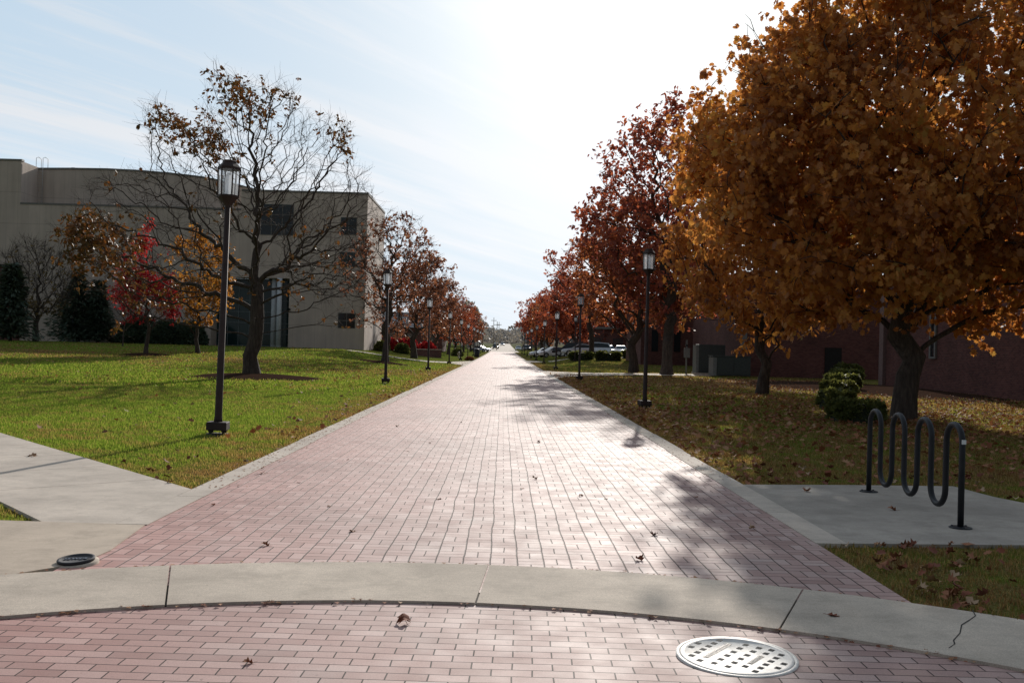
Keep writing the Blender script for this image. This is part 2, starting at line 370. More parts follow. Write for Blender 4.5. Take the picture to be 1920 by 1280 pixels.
sc_ = k.mix(1.0, gm.outputs[0], (2.45, 3.02, 3.62), 'MULTIPLY')
num = k.n('VectorMath', operation='SCALE'); k.l(sc_, num.inputs[0]); num.inputs[3].default_value = 2.6
den = k.n('VectorMath', operation='MULTIPLY_ADD'); k.l(sc_, den.inputs[0]); den.inputs[1].default_value = (1/4.5,)*3; den.inputs[2].default_value = (1, 1, 1)
dv = k.n('VectorMath', operation='DIVIDE'); k.l(num.outputs[0], dv.inputs[0]); k.l(den.outputs[0], dv.inputs[1])
sc_ = k.mix(k.maprange(sp.outputs[2], 0, .22, .65, 0), dv.outputs[0], (8.2, 8.8, 9.5))
sdn = k.n('VectorMath', operation='DOT_PRODUCT'); k.l(gen, sdn.inputs[0]); sdn.inputs[1].default_value = tuple(sd)
glow = k.math('POWER', k.math('MAXIMUM', sdn.outputs['Value'], 0), 45)
sc_ = k.mix(1.0, sc_, (.93, .995, 1.06), 'MULTIPLY')
sc_ = k.mix(k.math('MULTIPLY', glow, .9), sc_, (13, 13, 12.6))
lum = k.n('RGBToBW'); k.l(sc_, lum.inputs[0])
wc = k.mix(1.0, k.math('ADD', k.math('MULTIPLY', lum.outputs[0], .85), 2.1), (.965, .995, 1.04), 'MULTIPLY')
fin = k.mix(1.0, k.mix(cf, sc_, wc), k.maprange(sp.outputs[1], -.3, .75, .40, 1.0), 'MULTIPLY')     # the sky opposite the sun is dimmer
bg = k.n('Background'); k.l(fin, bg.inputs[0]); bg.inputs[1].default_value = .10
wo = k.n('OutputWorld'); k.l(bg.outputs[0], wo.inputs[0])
scene.view_settings.view_transform = 'Standard'; scene.view_settings.look = 'None'; scene.view_settings.exposure = 0
scene.cycles.max_bounces = 6; scene.cycles.transparent_max_bounces = 8; scene.cycles.diffuse_bounces = 3
#SECTION2
# ------------------------------------------------------------------ the ground and the paving
def grid_mesh(xs, ys, dz, f=gz):
    vs = [(x, y, f(x, y)+dz) for y in ys for x in xs]; n = len(xs)
    fs = [(j*n+i, j*n+i+1, (j+1)*n+i+1, (j+1)*n+i) for j in range(len(ys)-1) for i in range(n-1)]
    return MB().add(vs, fs, True)
lin = lambda a, b, s: list(np.arange(a, b, s))
YS = lin(-8, 170, 2)+lin(170, 900, 10)+[900, 1100, 1500, 2200, 3200, 4500]
XS = [-2500, -900, -400, -200, -120]+lin(-80, 80, 2)+[80, 120, 200, 400, 900, 2500]
YS = [-900, -300, -100, -40]+YS
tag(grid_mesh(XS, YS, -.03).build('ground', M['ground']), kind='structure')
tag(grid_mesh([-3.02, 2.72], lin(6.5, 250, 2)+[250], 0).build('brick_path', M['path']), kind='structure')
tag(grid_mesh([-4.6, 4.2], lin(250.02, 900, 10), .01).build('road', M['conc_walk']), kind='structure')
C0 = (-.45, 1.0); RI, RO = 5.22, 6.31
def arc(r, a0, a1, n): return [(C0[0]+r*math.cos(R(a0+(a1-a0)*i/n)), C0[1]+r*math.sin(R(a0+(a1-a0)*i/n))) for i in range(n+1)]
tag(MB().poly(arc(RI+.03, 0, 360, 96)[:-1], -.008).build('brick_street', M['street']), kind='structure')
# the curved kerb band, cast in sections with open joints and one crack
kb = MB()
def ang_of(px, py):
    g = G(px, py); return math.degrees(math.atan2(g.y-C0[1], g.x-C0[0]))
cuts = [ang_of(1920, 1160)-32, ang_of(1492, 1130), ang_of(905, 1095), ang_of(315, 1098), 180, 212]
kb.m = 1; kb.slab(arc(RO-.004, -40, 220, 130)+arc(RI+.012, 220, -40, 130), -.05, -.004); kb.m = 0
gapd = .055
for a, b in zip(cuts[:-1], cuts[1:]):
    n = max(6, int((b-a)/1.5)); kb.slab(arc(RO, a+gapd, b-gapd, n)+arc(RI, b-gapd-.015, a+gapd+.015, n), -.045, .009)
kb.m = 1
cp = [G(px, py) for px, py in ((1823,1146),(1829,1158),(1817,1166),(1803,1175),(1800,1190),(1788,1203),(1790,1211),(1779,1219))]
for i in range(len(cp)-1):
    a, b = cp[i], cp[i+1]; d = (b-a).normalized(); nn = Vector((-d.y, d.x, 0))*.0035*random.uniform(.6, 1.5)
    kb.add([a-nn, b-nn, b+nn, a+nn], [(0, 1, 2, 3)])
    for q in range(4): kb.v[-1-q] = (kb.v[-1-q][0], kb.v[-1-q][1], .0105)
tag(kb.build('kerb', [M['conc'], M['joint']]), kind='structure')
# concrete edging of the path
for nm, x0, x1, ya in (('path_edging', -3.27, -3.0, 8.55), ('path_edging', 2.70, 2.97, 8.45)):
    e = MB(); ys = [ya]+lin(ya+1.6, 250, 3.05)
    for a, b in zip(ys[:-1], ys[1:]):
        z = gz(0, (a+b)/2); j = random.uniform(-.012, .012)
        vs = [(x, y, gz(0, y)+dz) for dz in (-.06, .008) for x, y in ((x0+j, a+.006), (x1+j, a+.006), (x1+j, b-.006), (x0+j, b-.006))]
        e.add(vs, [(4,5,6,7),(0,1,5,4),(1,2,6,5),(2,3,7,6),(3,0,4,7)])
    tag(e.build(nm, M['conc_walk']), kind='structure')
# tan apron and diagonal walk on the left
ap = [(-3.02, 8.56), (-9.5, 8.75), (-9.5, 3.0)]+[p for p in arc(RO+.012, 180, 100, 60) if p[0] < -3.1]+[(-3.05, 6.9), (-2.92, 7.12), (-2.9, 7.5)]
tag(MB().slab(ap, -.06, .006).build('apron', M['conc_tan']), kind='structure')
dw = Vector((-.655, .756)); wa = Vector((-3.28, 10.66)); wb = Vector((-3.9, 8.575))
sw = MB(); sl = [0, .7, 2.3, 3.9, 5.5, 7.1, 9.5, 12, 16]
pts = [[(-3.28, 8.57), (-3.28, 10.66), tuple(wa+dw*.02), (wb.x, 8.57)]]
def cutline(s): return wa+dw*s, wb+dw*(s+1.15)
prev = [(-3.28, 8.575), (-3.28, 10.66)]
sw.slab([(-3.28, 8.575), (-3.28, 10.66), tuple(cutline(.9)[0]), tuple(cutline(.9)[1]), tuple(wb)], -.06, .004)
for s0, s1 in ((.9, 2.35), (2.35, 3.8), (3.8, 5.3), (5.3, 6.8), (6.8, 9), (9, 12), (12, 16)):
    a0, b0 = cutline(s0+.012); a1, b1 = cutline(s1); sw.slab([tuple(b0), tuple(a0), tuple(a1), tuple(b1)], -.06, .004)
tag(sw.build('sidewalk', M['conc_walk']), kind='structure')
pad = [(2.98, 8.5), (4.57, 8.62), (7.4, 8.75), (7.2, 9.6), (6.6, 10.35), (6.0, 10.95), (5.8, 11.6), (5.72, 12.5), (4.3, 12.36), (2.98, 12.16)]
tag(MB().slab(pad, -.06, .003).build('rack_pad', M['conc_pad_shade']), kind='structure')  # pad concrete coloured darker to deepen the shade lying on it
def strip(name, near, far, mat, dz=.012):
    m_ = MB(); n = len(near); vs = []
    for (a, b) in zip(near, far): vs += [(a[0], a[1], gz(*a)+dz), (b[0], b[1], gz(*b)+dz)]
    m_.add(vs, [(2*i, 2*i+2, 2*i+3, 2*i+1) for i in range(n-1)]); return tag(m_.build(name, mat), kind='structure')
def lerp(pts, n=24):
    out = []
    for i in range(len(pts)-1):
        for j in range(n): t = j/n; out.append((pts[i][0]*(1-t)+pts[i+1][0]*t, pts[i][1]*(1-t)+pts[i+1][1]*t))
    return out+[pts[-1]]
strip('cross_walk', lerp([(2.98, 53.5), (3.5, 57), (5.2, 61), (9.5, 66), (15, 68.5)], 6), lerp([(2.98, 72), (3.5, 69.5), (5.2, 68.2), (9.5, 71), (15, 73.5)], 6), M['conc_walk'])
strip('far_walk', lerp([(2.98, 108), (4.5, 113), (7.5, 114.4), (25, 114.4)], 8), lerp([(2.98, 124), (4.5, 118.5), (7.5, 116.6), (25, 116.6)], 8), M['conc_walk'])
strip('left_walk', lerp([(-3.28, 84), (-5, 93), (-9, 95.5), (-15, 95.5)], 8), lerp([(-3.28, 108), (-5, 101), (-9, 98.5), (-15, 98.5)], 8), M['conc_walk'])
pk = grid_mesh(lin(9, 62, 2), lin(120, 176, 2), .02); tag(pk.build('parking_lot', M['asphalt']), kind='structure')
# wooded hill at the end of the street, haze painted into its bluish colour
hv = []; hx = lin(-900, 905, 12); prof = lambda x: 17+13*(.5+.5*math.cos((x+70)/85))*(1 if abs(x) < 300 else .7)+7*mnoise.noise(Vector((x*.02, 3.3, 0)))+1.6*mnoise.noise(Vector((x*.15, 1, 0)))
for x in hx:
    h = prof(x); hv += [(x, 1650, 5), (x, 1690, 5+h*.55), (x, 1740, 5+h)]
hf = [(i*3+j, i*3+3+j, i*3+4+j, i*3+1+j) for i in range(len(hx)-1) for j in range(2)]
hm, hnt, ho = newmat('hazed_hill'); hk = N(hnt); hk.bsdf(ho, hk.mix(hk.maprange(hk.noise(hk.pos(), .05, 5), .35, .65), (.33,.38,.45), (.42,.45,.49)), 1, 0, 0)
tag(MB().add(hv, hf, True).build('hill', hm), kind='structure')

def in_poly(x, y, pl):
    c = False; j = len(pl)-1
    for i in range(len(pl)):
        if (pl[i][1] > y) != (pl[j][1] > y) and x < (pl[j][0]-pl[i][0])*(y-pl[i][1])/(pl[j][1]-pl[i][1]+1e-12)+pl[i][0]: c = not c
        j = i
    return c
SW = [(-3.28, 8.5), (-3.28, 10.62), tuple(wa+dw*16), tuple(wb+dw*17.15), (-3.9, 8.55)]
def paved(x, y):
    if -3.28 < x < (2.98 if y > 8.45 else 2.70+.05*math.sin(9*y)) and y > 6: return True
    if (x-C0[0])**2+(y-C0[1])**2 < (RO+.01)**2: return True
    if x < 0 and (in_poly(x, y, SW) or (y < 8.7 and in_poly(x, y, ap))): return True
    if x > 0 and in_poly(x, y, pad): return True
    return False
# ------------------------------------------------------------------ leaf and tree kits
LOBED = np.array([(0,0,0),(.12,.12,.01),(.34,.20,.05),(.22,.34,.02),(.46,.52,.07),(.24,.60,.02),(.30,.82,.04),(.08,.78,0),(0,1,-.03),
                  (-.08,.78,0),(-.30,.82,.04),(-.24,.60,.02),(-.46,.52,.07),(-.22,.34,.02),(-.34,.20,.05),(-.12,.12,.01)])
OVAL = np.array([(0,0,0),(.26,.3,.05),(.22,.72,.03),(0,1,-.04),(-.22,.72,.03),(-.26,.3,.05)])
QUAD = np.array([(0,0,0),(.34,.5,.05),(0,1,0),(-.34,.5,.05)])
def scatter_mesh(name, pos, yaw, pitch, roll, size, tpl):
    n = len(pos); k_ = len(tpl)
    cy, sy, cp_, sp_, cr, sr = np.cos(yaw), np.sin(yaw), np.cos(pitch), np.sin(pitch), np.cos(roll), np.sin(roll)
    T = tpl[None, :, :]*np.asarray(size)[:, None, None]
    x = T[..., 0]*cr[:, None]+T[..., 2]*sr[:, None]; z = -T[..., 0]*sr[:, None]+T[..., 2]*cr[:, None]; y = T[..., 1]
    y2 = y*cp_[:, None]-z*sp_[:, None]; z2 = y*sp_[:, None]+z*cp_[:, None]
    x3 = x*cy[:, None]-y2*sy[:, None]; y3 = x*sy[:, None]+y2*cy[:, None]
    V = np.stack([x3, y3, z2], -1)+pos[:, None, :]
    me = bpy.data.meshes.new(name); me.vertices.add(n*k_); me.vertices.foreach_set('co', V.astype(np.float32).ravel())
    me.loops.add(n*k_); me.loops.foreach_set('vertex_index', np.arange(n*k_, dtype=np.int32))
    me.polygons.add(n); me.polygons.foreach_set('loop_start', np.arange(0, n*k_, k_, dtype=np.int32)); me.polygons.foreach_set('loop_total', np.full(n, k_, dtype=np.int32))
    me.update(calc_edges=True); return me
def grow(pts, trunk, step, kill, iters, rs, up_=.12, infl=9e9):
    Pn = [np.array(p, float) for p in trunk]; par = [-1]+list(range(len(trunk)-1)); Q = np.array(pts)
    nch = [1]*(len(trunk)-1)+[0]; arr = np.array(Pn)
    D = np.linalg.norm(Q[:, None]-arr[None], axis=2); ni = D.argmin(1); nd = D.min(1)
    for it in range(iters):
        if len(Q) == 0: break
        new = []; act = nd < infl
        for i in np.unique(ni[act]):
            if nch[i] >= 3: continue
            dq = Q[act & (ni == i)]-Pn[i]; d = (dq/np.linalg.norm(dq, axis=1)[:, None]).sum(0)
            l_ = np.linalg.norm(d)
            d = d/(l_+1e-9)+rs.normal(0, .16, 3)+np.array([0, 0, up_]); d /= np.linalg.norm(d)
            new.append((i, Pn[i]+d*step))
        if not new: break
        b = len(Pn)
        for i, p in new: Pn.append(p); par.append(i); nch[i] += 1; nch.append(0)
        na = np.array([p for _, p in new]); D = np.linalg.norm(Q[:, None]-na[None], axis=2)
        m_ = D.min(1); a_ = D.argmin(1)+b; up2 = m_ < nd; nd = np.where(up2, m_, nd); ni = np.where(up2, a_, ni)
        keep = nd > kill; Q = Q[keep]; nd = nd[keep]; ni = ni[keep]
    return np.array(Pn), np.array(par)
def skeleton_mesh(P, par, r0, rbase, flare=1.5, name='trunk', twn=0, twl=.5, seed=0):
    for it in range(5):                                  # straighten the limbs a little
        mc_ = np.full(len(P), -1); mc_[par[1:]] = np.arange(1, len(P)); Q = P.copy(); ok = (mc_ >= 0) & (par >= 0)
        Q[ok] = .5*P[ok]+.25*P[par[ok]]+.25*P[mc_[ok]]; P[:] = Q
    n = len(P); tips = np.ones(n)*0; ch = [[] for _ in range(n)]
    for i in range(1, n): ch[par[i]].append(i)
    def radii(p):
        r = np.zeros(n)
        for i in range(n-1, -1, -1):
            r[i] = max(r0, r[i]**(1/p)) if ch[i] else r0
            if i: r[par[i]] += r[i]**p
        return r
    lo, hi = 1.3, 4
    for _ in range(18):
        m_ = (lo+hi)/2
        if radii(m_)[0] > rbase: lo = m_
        else: hi = m_
    r = radii(hi); mb = MB(); done = set()
    starts = [(0, None)]
    while starts:
        i, pr = starts.pop(); chain = [pr, i] if pr is not None else [i]
        while ch[i]:
            cs = sorted(ch[i], key=lambda q: -r[q])
            for q in cs[1:]: starts.append((q, i))
            i = cs[0]; chain.append(i)
        if len(chain) < 2: continue
        rr = [float(r[q]) for q in chain]
        if pr is not None: rr[0] = rr[1]
        else: rr[0] *= flare; rr[1] *= 1+(flare-1)*.25
        rr[-1] *= .5; mx = max(rr)
        mb.tube([P[q] for q in chain], rr, 14 if mx > .15 else 7 if mx > .05 else 4 if mx > .018 else 3, caps=False)
    if twn:
        rs = np.random.default_rng(seed); thin = np.where(r < r0*2.6)[0]; thin = thin[thin > 8]
        for i in rs.choice(thin, twn):
            d = P[i]-P[par[i]]; d = d/(np.linalg.norm(d)+1e-9)+rs.normal(0, .55, 3)+np.array([0, 0, .15]); d /= np.linalg.norm(d); L = twl*rs.uniform(.4, 1.2)
            a = P[i]; b = a+d*L*.5; c = b+(d+rs.normal(0, .25, 3))*L*.5
            mb.tube([a, b, c], [r0*.8, r0*.6, r0*.3], 3, caps=False)
    return mb.mesh(name), r, ch
def tree_mesh(seed, pts, fork, step=.45, kill=.5, iters=120, r0=.012, rbase=.25, lean=(0, 0), leafn=12000, leafsig=.3, lsize=.2, tpl=QUAD, leafmask=None, up_=.12, tw=0, drop=-.5, zmin=None, clump=(.4, 2.0), flare=1.5, twn=0, twl=.5):
    rs = np.random.default_rng(seed); h = fork; n = max(4, int(h/.5))
    trunk = [(lean[0]*t+.05*math.sin(3*t+seed)*t, lean[1]*t, h*t-.1*(t == 0)) for t in np.linspace(0, 1, n)]
    P, par = grow(pts, trunk, step, kill, iters, rs, up_)
    me, r, ch = skeleton_mesh(P, par, r0, rbase, flare, 'trunk', twn, twl, seed)
    cand = np.where(r < r0*3.2)[0]; cand = cand[P[cand][:, 2] > (fork*.6 if zmin is None else zmin)]
    if leafmask is not None:
        wgt = leafmask(P[cand]); wgt = wgt/wgt.sum()
    else:
        wgt = np.array([max(.015, clump[0]+clump[1]*mnoise.noise(Vector(P[c]*.55)+Vector((seed, 0, 0)))) for c in cand]); wgt /= wgt.sum()
    nc_ = leafn//5; leafn = nc_*5; pick = np.repeat(rs.choice(cand, nc_, p=wgt), 5); cen = np.repeat(rs.normal(0, leafsig, (nc_, 3)), 5, axis=0)
    lp = P[pick]+cen+rs.normal(0, lsize*.28, (leafn, 3)); yw = np.repeat(rs.uniform(0, 6.28, nc_), 5)+rs.normal(0, 1.1, leafn)
    lm = scatter_mesh('crown', lp, yw, np.repeat(rs.normal(drop, .4, nc_), 5)+rs.normal(0, .4, leafn), rs.uniform(-1.1, 1.1, leafn), lsize*rs.uniform(.5, 1.35, leafn), tpl)
    return me, lm
def ell(seed, n, c, rad, shell=.35, zpow=1, cut=None):
    rs = np.random.default_rng(seed); out = []
    while len(out) < n:
        v = rs.uniform(-1, 1, 3); d = np.linalg.norm(v)
        if d > 1 or d < shell*rs.uniform(0, 1): continue
        # bumpy outline
        if d > .62+.55*(.5+.5*mnoise.noise(Vector(v*2.3)+Vector((seed*7.1, 0, 0)))): continue
        p = np.array(c)+v*np.array(rad)
        if cut and not cut(p): continue
        out.append(p)
    return out
def tree(name, label, cat, loc, meshes, lmat, rz=0, sc=1, group=None):
    o = empty(name, loc, rz, sc); tag(o, label, cat, group)
    link('trunk', meshes[0], M['bark'], o); link('crown', meshes[1], lmat, o); return o
#SECTION3
def ground_at(x, y): return Vector((x, y, gz(x, y)))
def recolor(o, mat, child='crown'):
    for c in kids(o):
        if c.name.startswith(child): c.material_slots[0].link = 'OBJECT'; c.material_slots[0].material = mat
ORD = ['first', 'second', 'third', 'fourth', 'fifth', 'sixth', 'seventh', 'eighth', 'ninth', 'tenth', 'eleventh', 'twelfth']
# ---- the half-bare oak on the left lawn
ob = G(472, 706); OY = ob.y
def oloc(px, py, dy=0): p = AT(px, py, OY+dy); return np.array([p.x-ob.x, dy, p.z-ob.z])
cl = [(300,205,34,1.0),(345,235,34,1.0),(385,270,36,1.0),(412,150,28,.9),(450,180,34,.9),(478,215,30,.6),(530,165,24,.4),(612,220,20,.5),(640,262,26,.7),
      (140,430,40,1.3),(190,440,42,1.4),(215,470,36,1.0),(150,475,30,.9),(175,505,34,.8),(240,520,34,.5),(170,330,18,.3),(235,320,24,.15),(470,540,44,.35),(530,545,30,.25),(290,560,50,.35),(380,585,40,.3),
      (560,560,40,.16),(640,600,40,.2),(440,400,60,.12),(690,320,14,.06),(600,480,60,.08),(230,600,40,.35)]
rs = np.random.default_rng(5)
op = []
AT_ = [-122,-110,-98,-88,-75,-65,-52,-45,-37,-30,-22,-13,-4,5,12,20,28,38,48,60,75,88,100,115,125]
RT_ = [200,270,350,372,350,345,255,285,355,300,265,365,330,330,338,285,300,302,245,255,240,232,215,190,150]
while len(op) < 4300:
    an = rs.uniform(-122, 125); rmax = np.interp(an, AT_, RT_); q = rs.uniform(.05, 1)**.55; rr_ = rmax*q
    px = 480+rr_*math.sin(R(an)); py = 480-rr_*math.cos(R(an)); dy = rs.uniform(-1, 1)*5.0*math.sqrt(max(0, 1-(q*.92)**2))
    if py > 540 and abs(px-480) < 30: continue
    op.append(oloc(px, py, dy))
for (cx, cy, cr, d) in cl:
    for q in range(int(6+cr*d*.8)): op.append(oloc(cx+rs.normal(0, cr*.55), cy+rs.normal(0, cr*.5), rs.normal(0, .9) + (1.5 if cy < 400 else -1.0)))
cc = np.array([oloc(c[0], c[1]) for c in cl]); cr_ = np.array([c[2]*OY/FPX for c in cl]); cd = np.array([c[3] for c in cl])
def omask(P):
    d2 = ((P[:, None, 0]-cc[None, :, 0])**2+(P[:, None, 2]-cc[None, :, 2])**2)/(cr_[None]*.85)**2
    return (cd[None]*np.exp(-d2)).sum(1)+.00012
oak = tree_mesh(3, op, 4.4, .24, .27, 200, .0068, .31, leafn=7600, leafsig=.17, lsize=.18, tpl=OVAL, leafmask=omask, up_=.03, lean=(.05, .05), zmin=1.8, twn=4800, twl=.7)
tree('oak_tree', 'large half bare oak with russet leaf clumps on the left lawn', 'tree', ob, oak, LM['oakl'])
# ---- prototypes
def cone_cut(R0, z0, H, e):
    return lambda p: math.hypot(p[0], p[1]) < R0*(1-(max(0, p[2]-z0)/(H-z0))**e)
big = tree_mesh(21, ell(21, 1500, (0, 0, 8.1), (6.8, 6.8, 6.5), .35, cut=lambda p: cone_cut(6.6, 5.2, 14.9, 1.75)(p) and p[2] > 1.9+.25*max(0, 4-math.hypot(p[0], p[1])))+ell(211, 330, (3.0, -1.2, 4.3), (4.4, 4.4, 2.3), .1)+ell(212, 260, (-2.4, -.6, 4.7), (3.8, 4.2, 2.3), .1)+ell(213, 220, (-3.8, -.3, 6.9), (2.1, 4.0, 3.0), .1), 3.3, .5, .55, 60, .016, .30, leafn=88000, leafsig=.30, lsize=.182, tpl=LOBED, drop=-.9, clump=(.85, 1.3), flare=1.2, zmin=1.9, twn=1500, twl=.6)
tree('oak_tree', 'big golden brown oak in full leaf directly behind the bike rack', 'tree', ground_at(10.58, 26.1), big, LM['gold'], .4)
mid = tree_mesh(22, ell(22, 900, (0, 0, 6.3), (4.6, 4.6, 5.0), .3), 2.4, .5, .55, 60, .014, .2, leafn=17000, leafsig=.3, lsize=.24, tpl=OVAL, drop=-.9)
tree('oak_tree', 'slim trunked amber oak standing behind the big golden oak near the brick wall', 'tree', ground_at(10.5, 40.1), mid, LM['gold'], 1.1)
tall = tree_mesh(23, ell(23, 1300, (0, 0, 11.4), (7.4, 7.4, 8.8), .3, cut=cone_cut(7.3, 9, 20.6, 2.5)), 9.0, .6, .7, 60, .02, .36, leafn=19000, leafsig=.36, lsize=.31, tpl=OVAL, zmin=3, up_=.0)
tree('oak_tree', 'tallest red brown oak on the right, rising above the lamp posts', 'tree', ground_at(11.5, 69.5), tall, LM['plum'], 2.0)
wide = tree_mesh(24, ell(24, 900, (0, 0, 7.6), (5.6, 5.6, 5.6), .3), 3.0, .6, .7, 60, .018, .3, leafn=11000, leafsig=.36, lsize=.3, tpl=OVAL)
tree('oak_tree', 'rusty oak at the edge of the crossing walk, beside the tallest oak', 'tree', ground_at(9.82, 74.2), wide, LM['rust'], .7, 1.05)
loose = tree_mesh(25, ell(25, 700, (0, 0, 8.7), (6.4, 6.4, 5.4), .35), 8.0, .6, .7, 60, .02, .28, leafn=6800, leafsig=.34, lsize=.34, tpl=OVAL, zmin=3, up_=0)
tree('oak_tree', 'spreading dark red oak standing in front of the silver sedan', 'tree', ground_at(9.6, 107.5), loose, LM['plum'], 3.0)
far1 = tree_mesh(26, ell(26, 420, (0, 0, 6.4), (4.7, 4.7, 4.7), .3), 2.2, .7, .85, 50, .024, .25, leafn=6000, leafsig=.42, lsize=.42, tpl=QUAD)
far2 = tree_mesh(27, ell(27, 420, (0, 0, 6.6), (4.2, 4.2, 5.4), .3), 2.2, .7, .85, 50, .024, .24, leafn=5200, leafsig=.42, lsize=.42, tpl=QUAD)
fl = 'trees lining the right side of the path beyond the parking lot'
t0 = tree('street_tree', 'brick red round tree beside the near end of the parking lot', 'tree', ground_at(9.4, 130), far1, LM['red'], 0, 1.0, fl)
def row(proto, x, y, rz, sc, label, grp, mat):
    c = copy_tree(proto); c.location = ground_at(x, y); c.rotation_euler.z = rz; c.scale = (sc,)*3; c['label'] = label; c['group'] = grp; recolor(c, mat); return c
t1 = tree('street_tree', 'plum coloured tree second in the far row on the right', 'tree', ground_at(9.6, 151), far2, LM['plum'], 1.2, 1.05, fl)
for i, (x, y, m_) in enumerate([(9.2, 172, 'red'), (8.8, 194, 'rust'), (8.6, 216, 'red'), (8.0, 238, 'plum')]):
    row((t0, t1)[i % 2], x, y, 1.3*i+.5, [1.05, .98, 1.08, 1.18][i], '%s tree of the far row on the right side of the path, %s leaved' % (ORD[i+2], {'red': 'brick red', 'rust': 'rust', 'plum': 'plum'}[m_]), fl, LM[m_])
for i, (x, y, s) in enumerate([(20, 126, .95), (27, 133, 1.0), (24, 182, 1.1), (36, 190, 1.2)]):
    row(t1 if i % 2 else t0, x, y+58*(i < 2), 2.1*i, s, ['reddish tree behind the white van in the parking lot', 'dark red tree beyond the far cars of the parking lot', 'rust tree above the low brick hall behind the parking lot', 'plum tree rightmost behind the parking lot'][i], 'trees behind the parking lot', LM[('plum', 'rust')[i % 2]])
# ---- left row
l1 = tree_mesh(31, ell(31, 1200, (0, 0, 7.2), (4.6, 4.6, 5.6), .25), 5.5, .42, .48, 70, .013, .25, leafn=3800, leafsig=.26, lsize=.25, tpl=OVAL, zmin=2, twn=2500, twl=.7)
l2 = tree_mesh(32, ell(32, 700, (0, 0, 6.7), (4.9, 4.9, 5.0), .25), 2.0, .5, .55, 60, .015, .27, leafn=6000, leafsig=.32, lsize=.3, tpl=OVAL, twn=1500, twl=.7)
gl = 'trees lining the left side of the path'
a0 = tree('street_tree', 'sparse rust leaved tree behind the second left lamp post, near the building corner', 'tree', G(722, 680), l1, LM['russet'], 0, .98, gl)
a1 = tree('street_tree', 'thick trunked russet tree in front of the red bushes', 'tree', G(776, 671), l2, LM['russet'], .6, 1.05, gl)
for i, (x, y, m_, s, lab) in enumerate([(-8.9, 133, 'russet', .98, 'russet tree by the end of the low brick garden wall'), (-8.6, 158, 'red', .9, 'orange red tree leaning over the lamp posts on the left'),
        (-8.8, 183, 'plum', .85, 'dark plum tree beyond the trash bin on the left'), (-8.2, 208, 'plum', .85, 'purple brown tree next to last in the left row'), (-7.6, 236, 'rust', .9, 'last rust tree at the far end of the left row')]):
    row((a1, a0)[i % 2] if i > 1 else a1, x, y, 1.7*i+.4, s, lab, gl, LM[m_])
# ---- lawn trees on the left
mp = tree_mesh(41, ell(41, 800, (0, 0, 4.6), (2.9, 2.9, 3.3), .2, cut=lambda p: math.hypot(p[0], p[1]) < 2.9*(1-max(0, (p[2]-2.2)/6.6))**.75)+[(rs.normal(0, .22), rs.normal(0, .22), rs.uniform(6.2, 8.7)) for _ in range(22)], 1.8, .3, .34, 70, .010, .12, leafn=11000, leafsig=.17, lsize=.17, tpl=OVAL)
mt = G(273, 665); tree('maple_tree', 'small crimson maple with a pointed crown on the left lawn', 'tree', mt, mp, LM['crimson'], 0, 1.0)
ye = tree_mesh(42, ell(42, 700, (0, 0, 5.0), (2.8, 2.8, 4.0), .2), 1.8, .36, .4, 60, .011, .13, leafn=7500, leafsig=.2, lsize=.19, tpl=OVAL)
tree('maple_tree', 'amber and yellow tree between the crimson maple and the tall lamp post', 'tree', G(371, 662), ye, LM['orange'])
sp_ = tree_mesh(43, ell(43, 200, (0, 0, 3.6), (1.3, 1.3, 1.8), .2), 1.6, .3, .35, 50, .010, .05, leafn=500, leafsig=.15, lsize=.16, tpl=OVAL)
tree('sapling', 'thin dark stemmed sapling behind the crimson maple', 'tree', G(230, 648), sp_, LM['dull'])
br = tree_mesh(44, ell(44, 900, (0, 0, 5.2), (3.6, 3.6, 3.8), .2), 1.9, .32, .36, 80, .011, .2, leafn=1300, leafsig=.2, lsize=.2, tpl=OVAL, leafmask=lambda P: np.where(P[:, 2] < 3.6, 1, .08), twn=3500, twl=.8)
tree('bare_tree', 'bare grey crowned tree with drooping straw coloured lower leaves at the far left', 'tree', G(67, 640), br, LM['dull'], 0, 1.12)
def conifer(seed, H, Rb, n):
    rs = np.random.default_rng(seed); z = rs.uniform(.15, 1, n)**1.25; a = rs.uniform(0, 6.28, n)
    ph = 9*z; rr = Rb*(1-z)**.7*(.55+.45*np.abs(np.sin(ph*2.1+1.6*np.sin(a*3+seed))))*(.78+.35*np.sin(a*2+seed+ph*.7))*rs.uniform(.25, 1.12, n)
    P = np.stack([rr*np.cos(a), rr*np.sin(a), z*H-.18*rr], -1); P += rs.normal(0, .12, P.shape)
    tpl = np.array([(0,0,0),(.16,.5,0),(0,1,0),(-.16,.5,0)])
    lm = scatter_mesh('crown', P, a-1.57, rs.normal(-.25, .3, n), rs.uniform(-.8, .8, n), rs.uniform(.35, .75, n), tpl)
    tm = MB().tube([(0, 0, -.1), (.05, 0, H*.5), (0, 0, H*.94)], [.16, .09, .02], 8).mesh('trunk'); return tm, lm
cf = conifer(51, 7.0, 2.7, 5200); cf2 = conifer(52, 6.8, 3.2, 5200)
for i, (px, py, s, lab) in enumerate([(6, 640, 1.0, 'dark conifer at the left edge of the picture against the brick bay'), (163, 641, 1.05, 'dark pine left of the crimson maple beside the blue door'), (200, 642, .92, 'dark conifer directly behind the crimson maple')]):
    p = G(px, py); o = tree('pine_tree', lab, 'tree', ground_at(p.x*1.02, min(p.y+3, 105)), cf if i != 1 else cf2, LM['pine'], 1.9*i, s, 'conifers against the building')
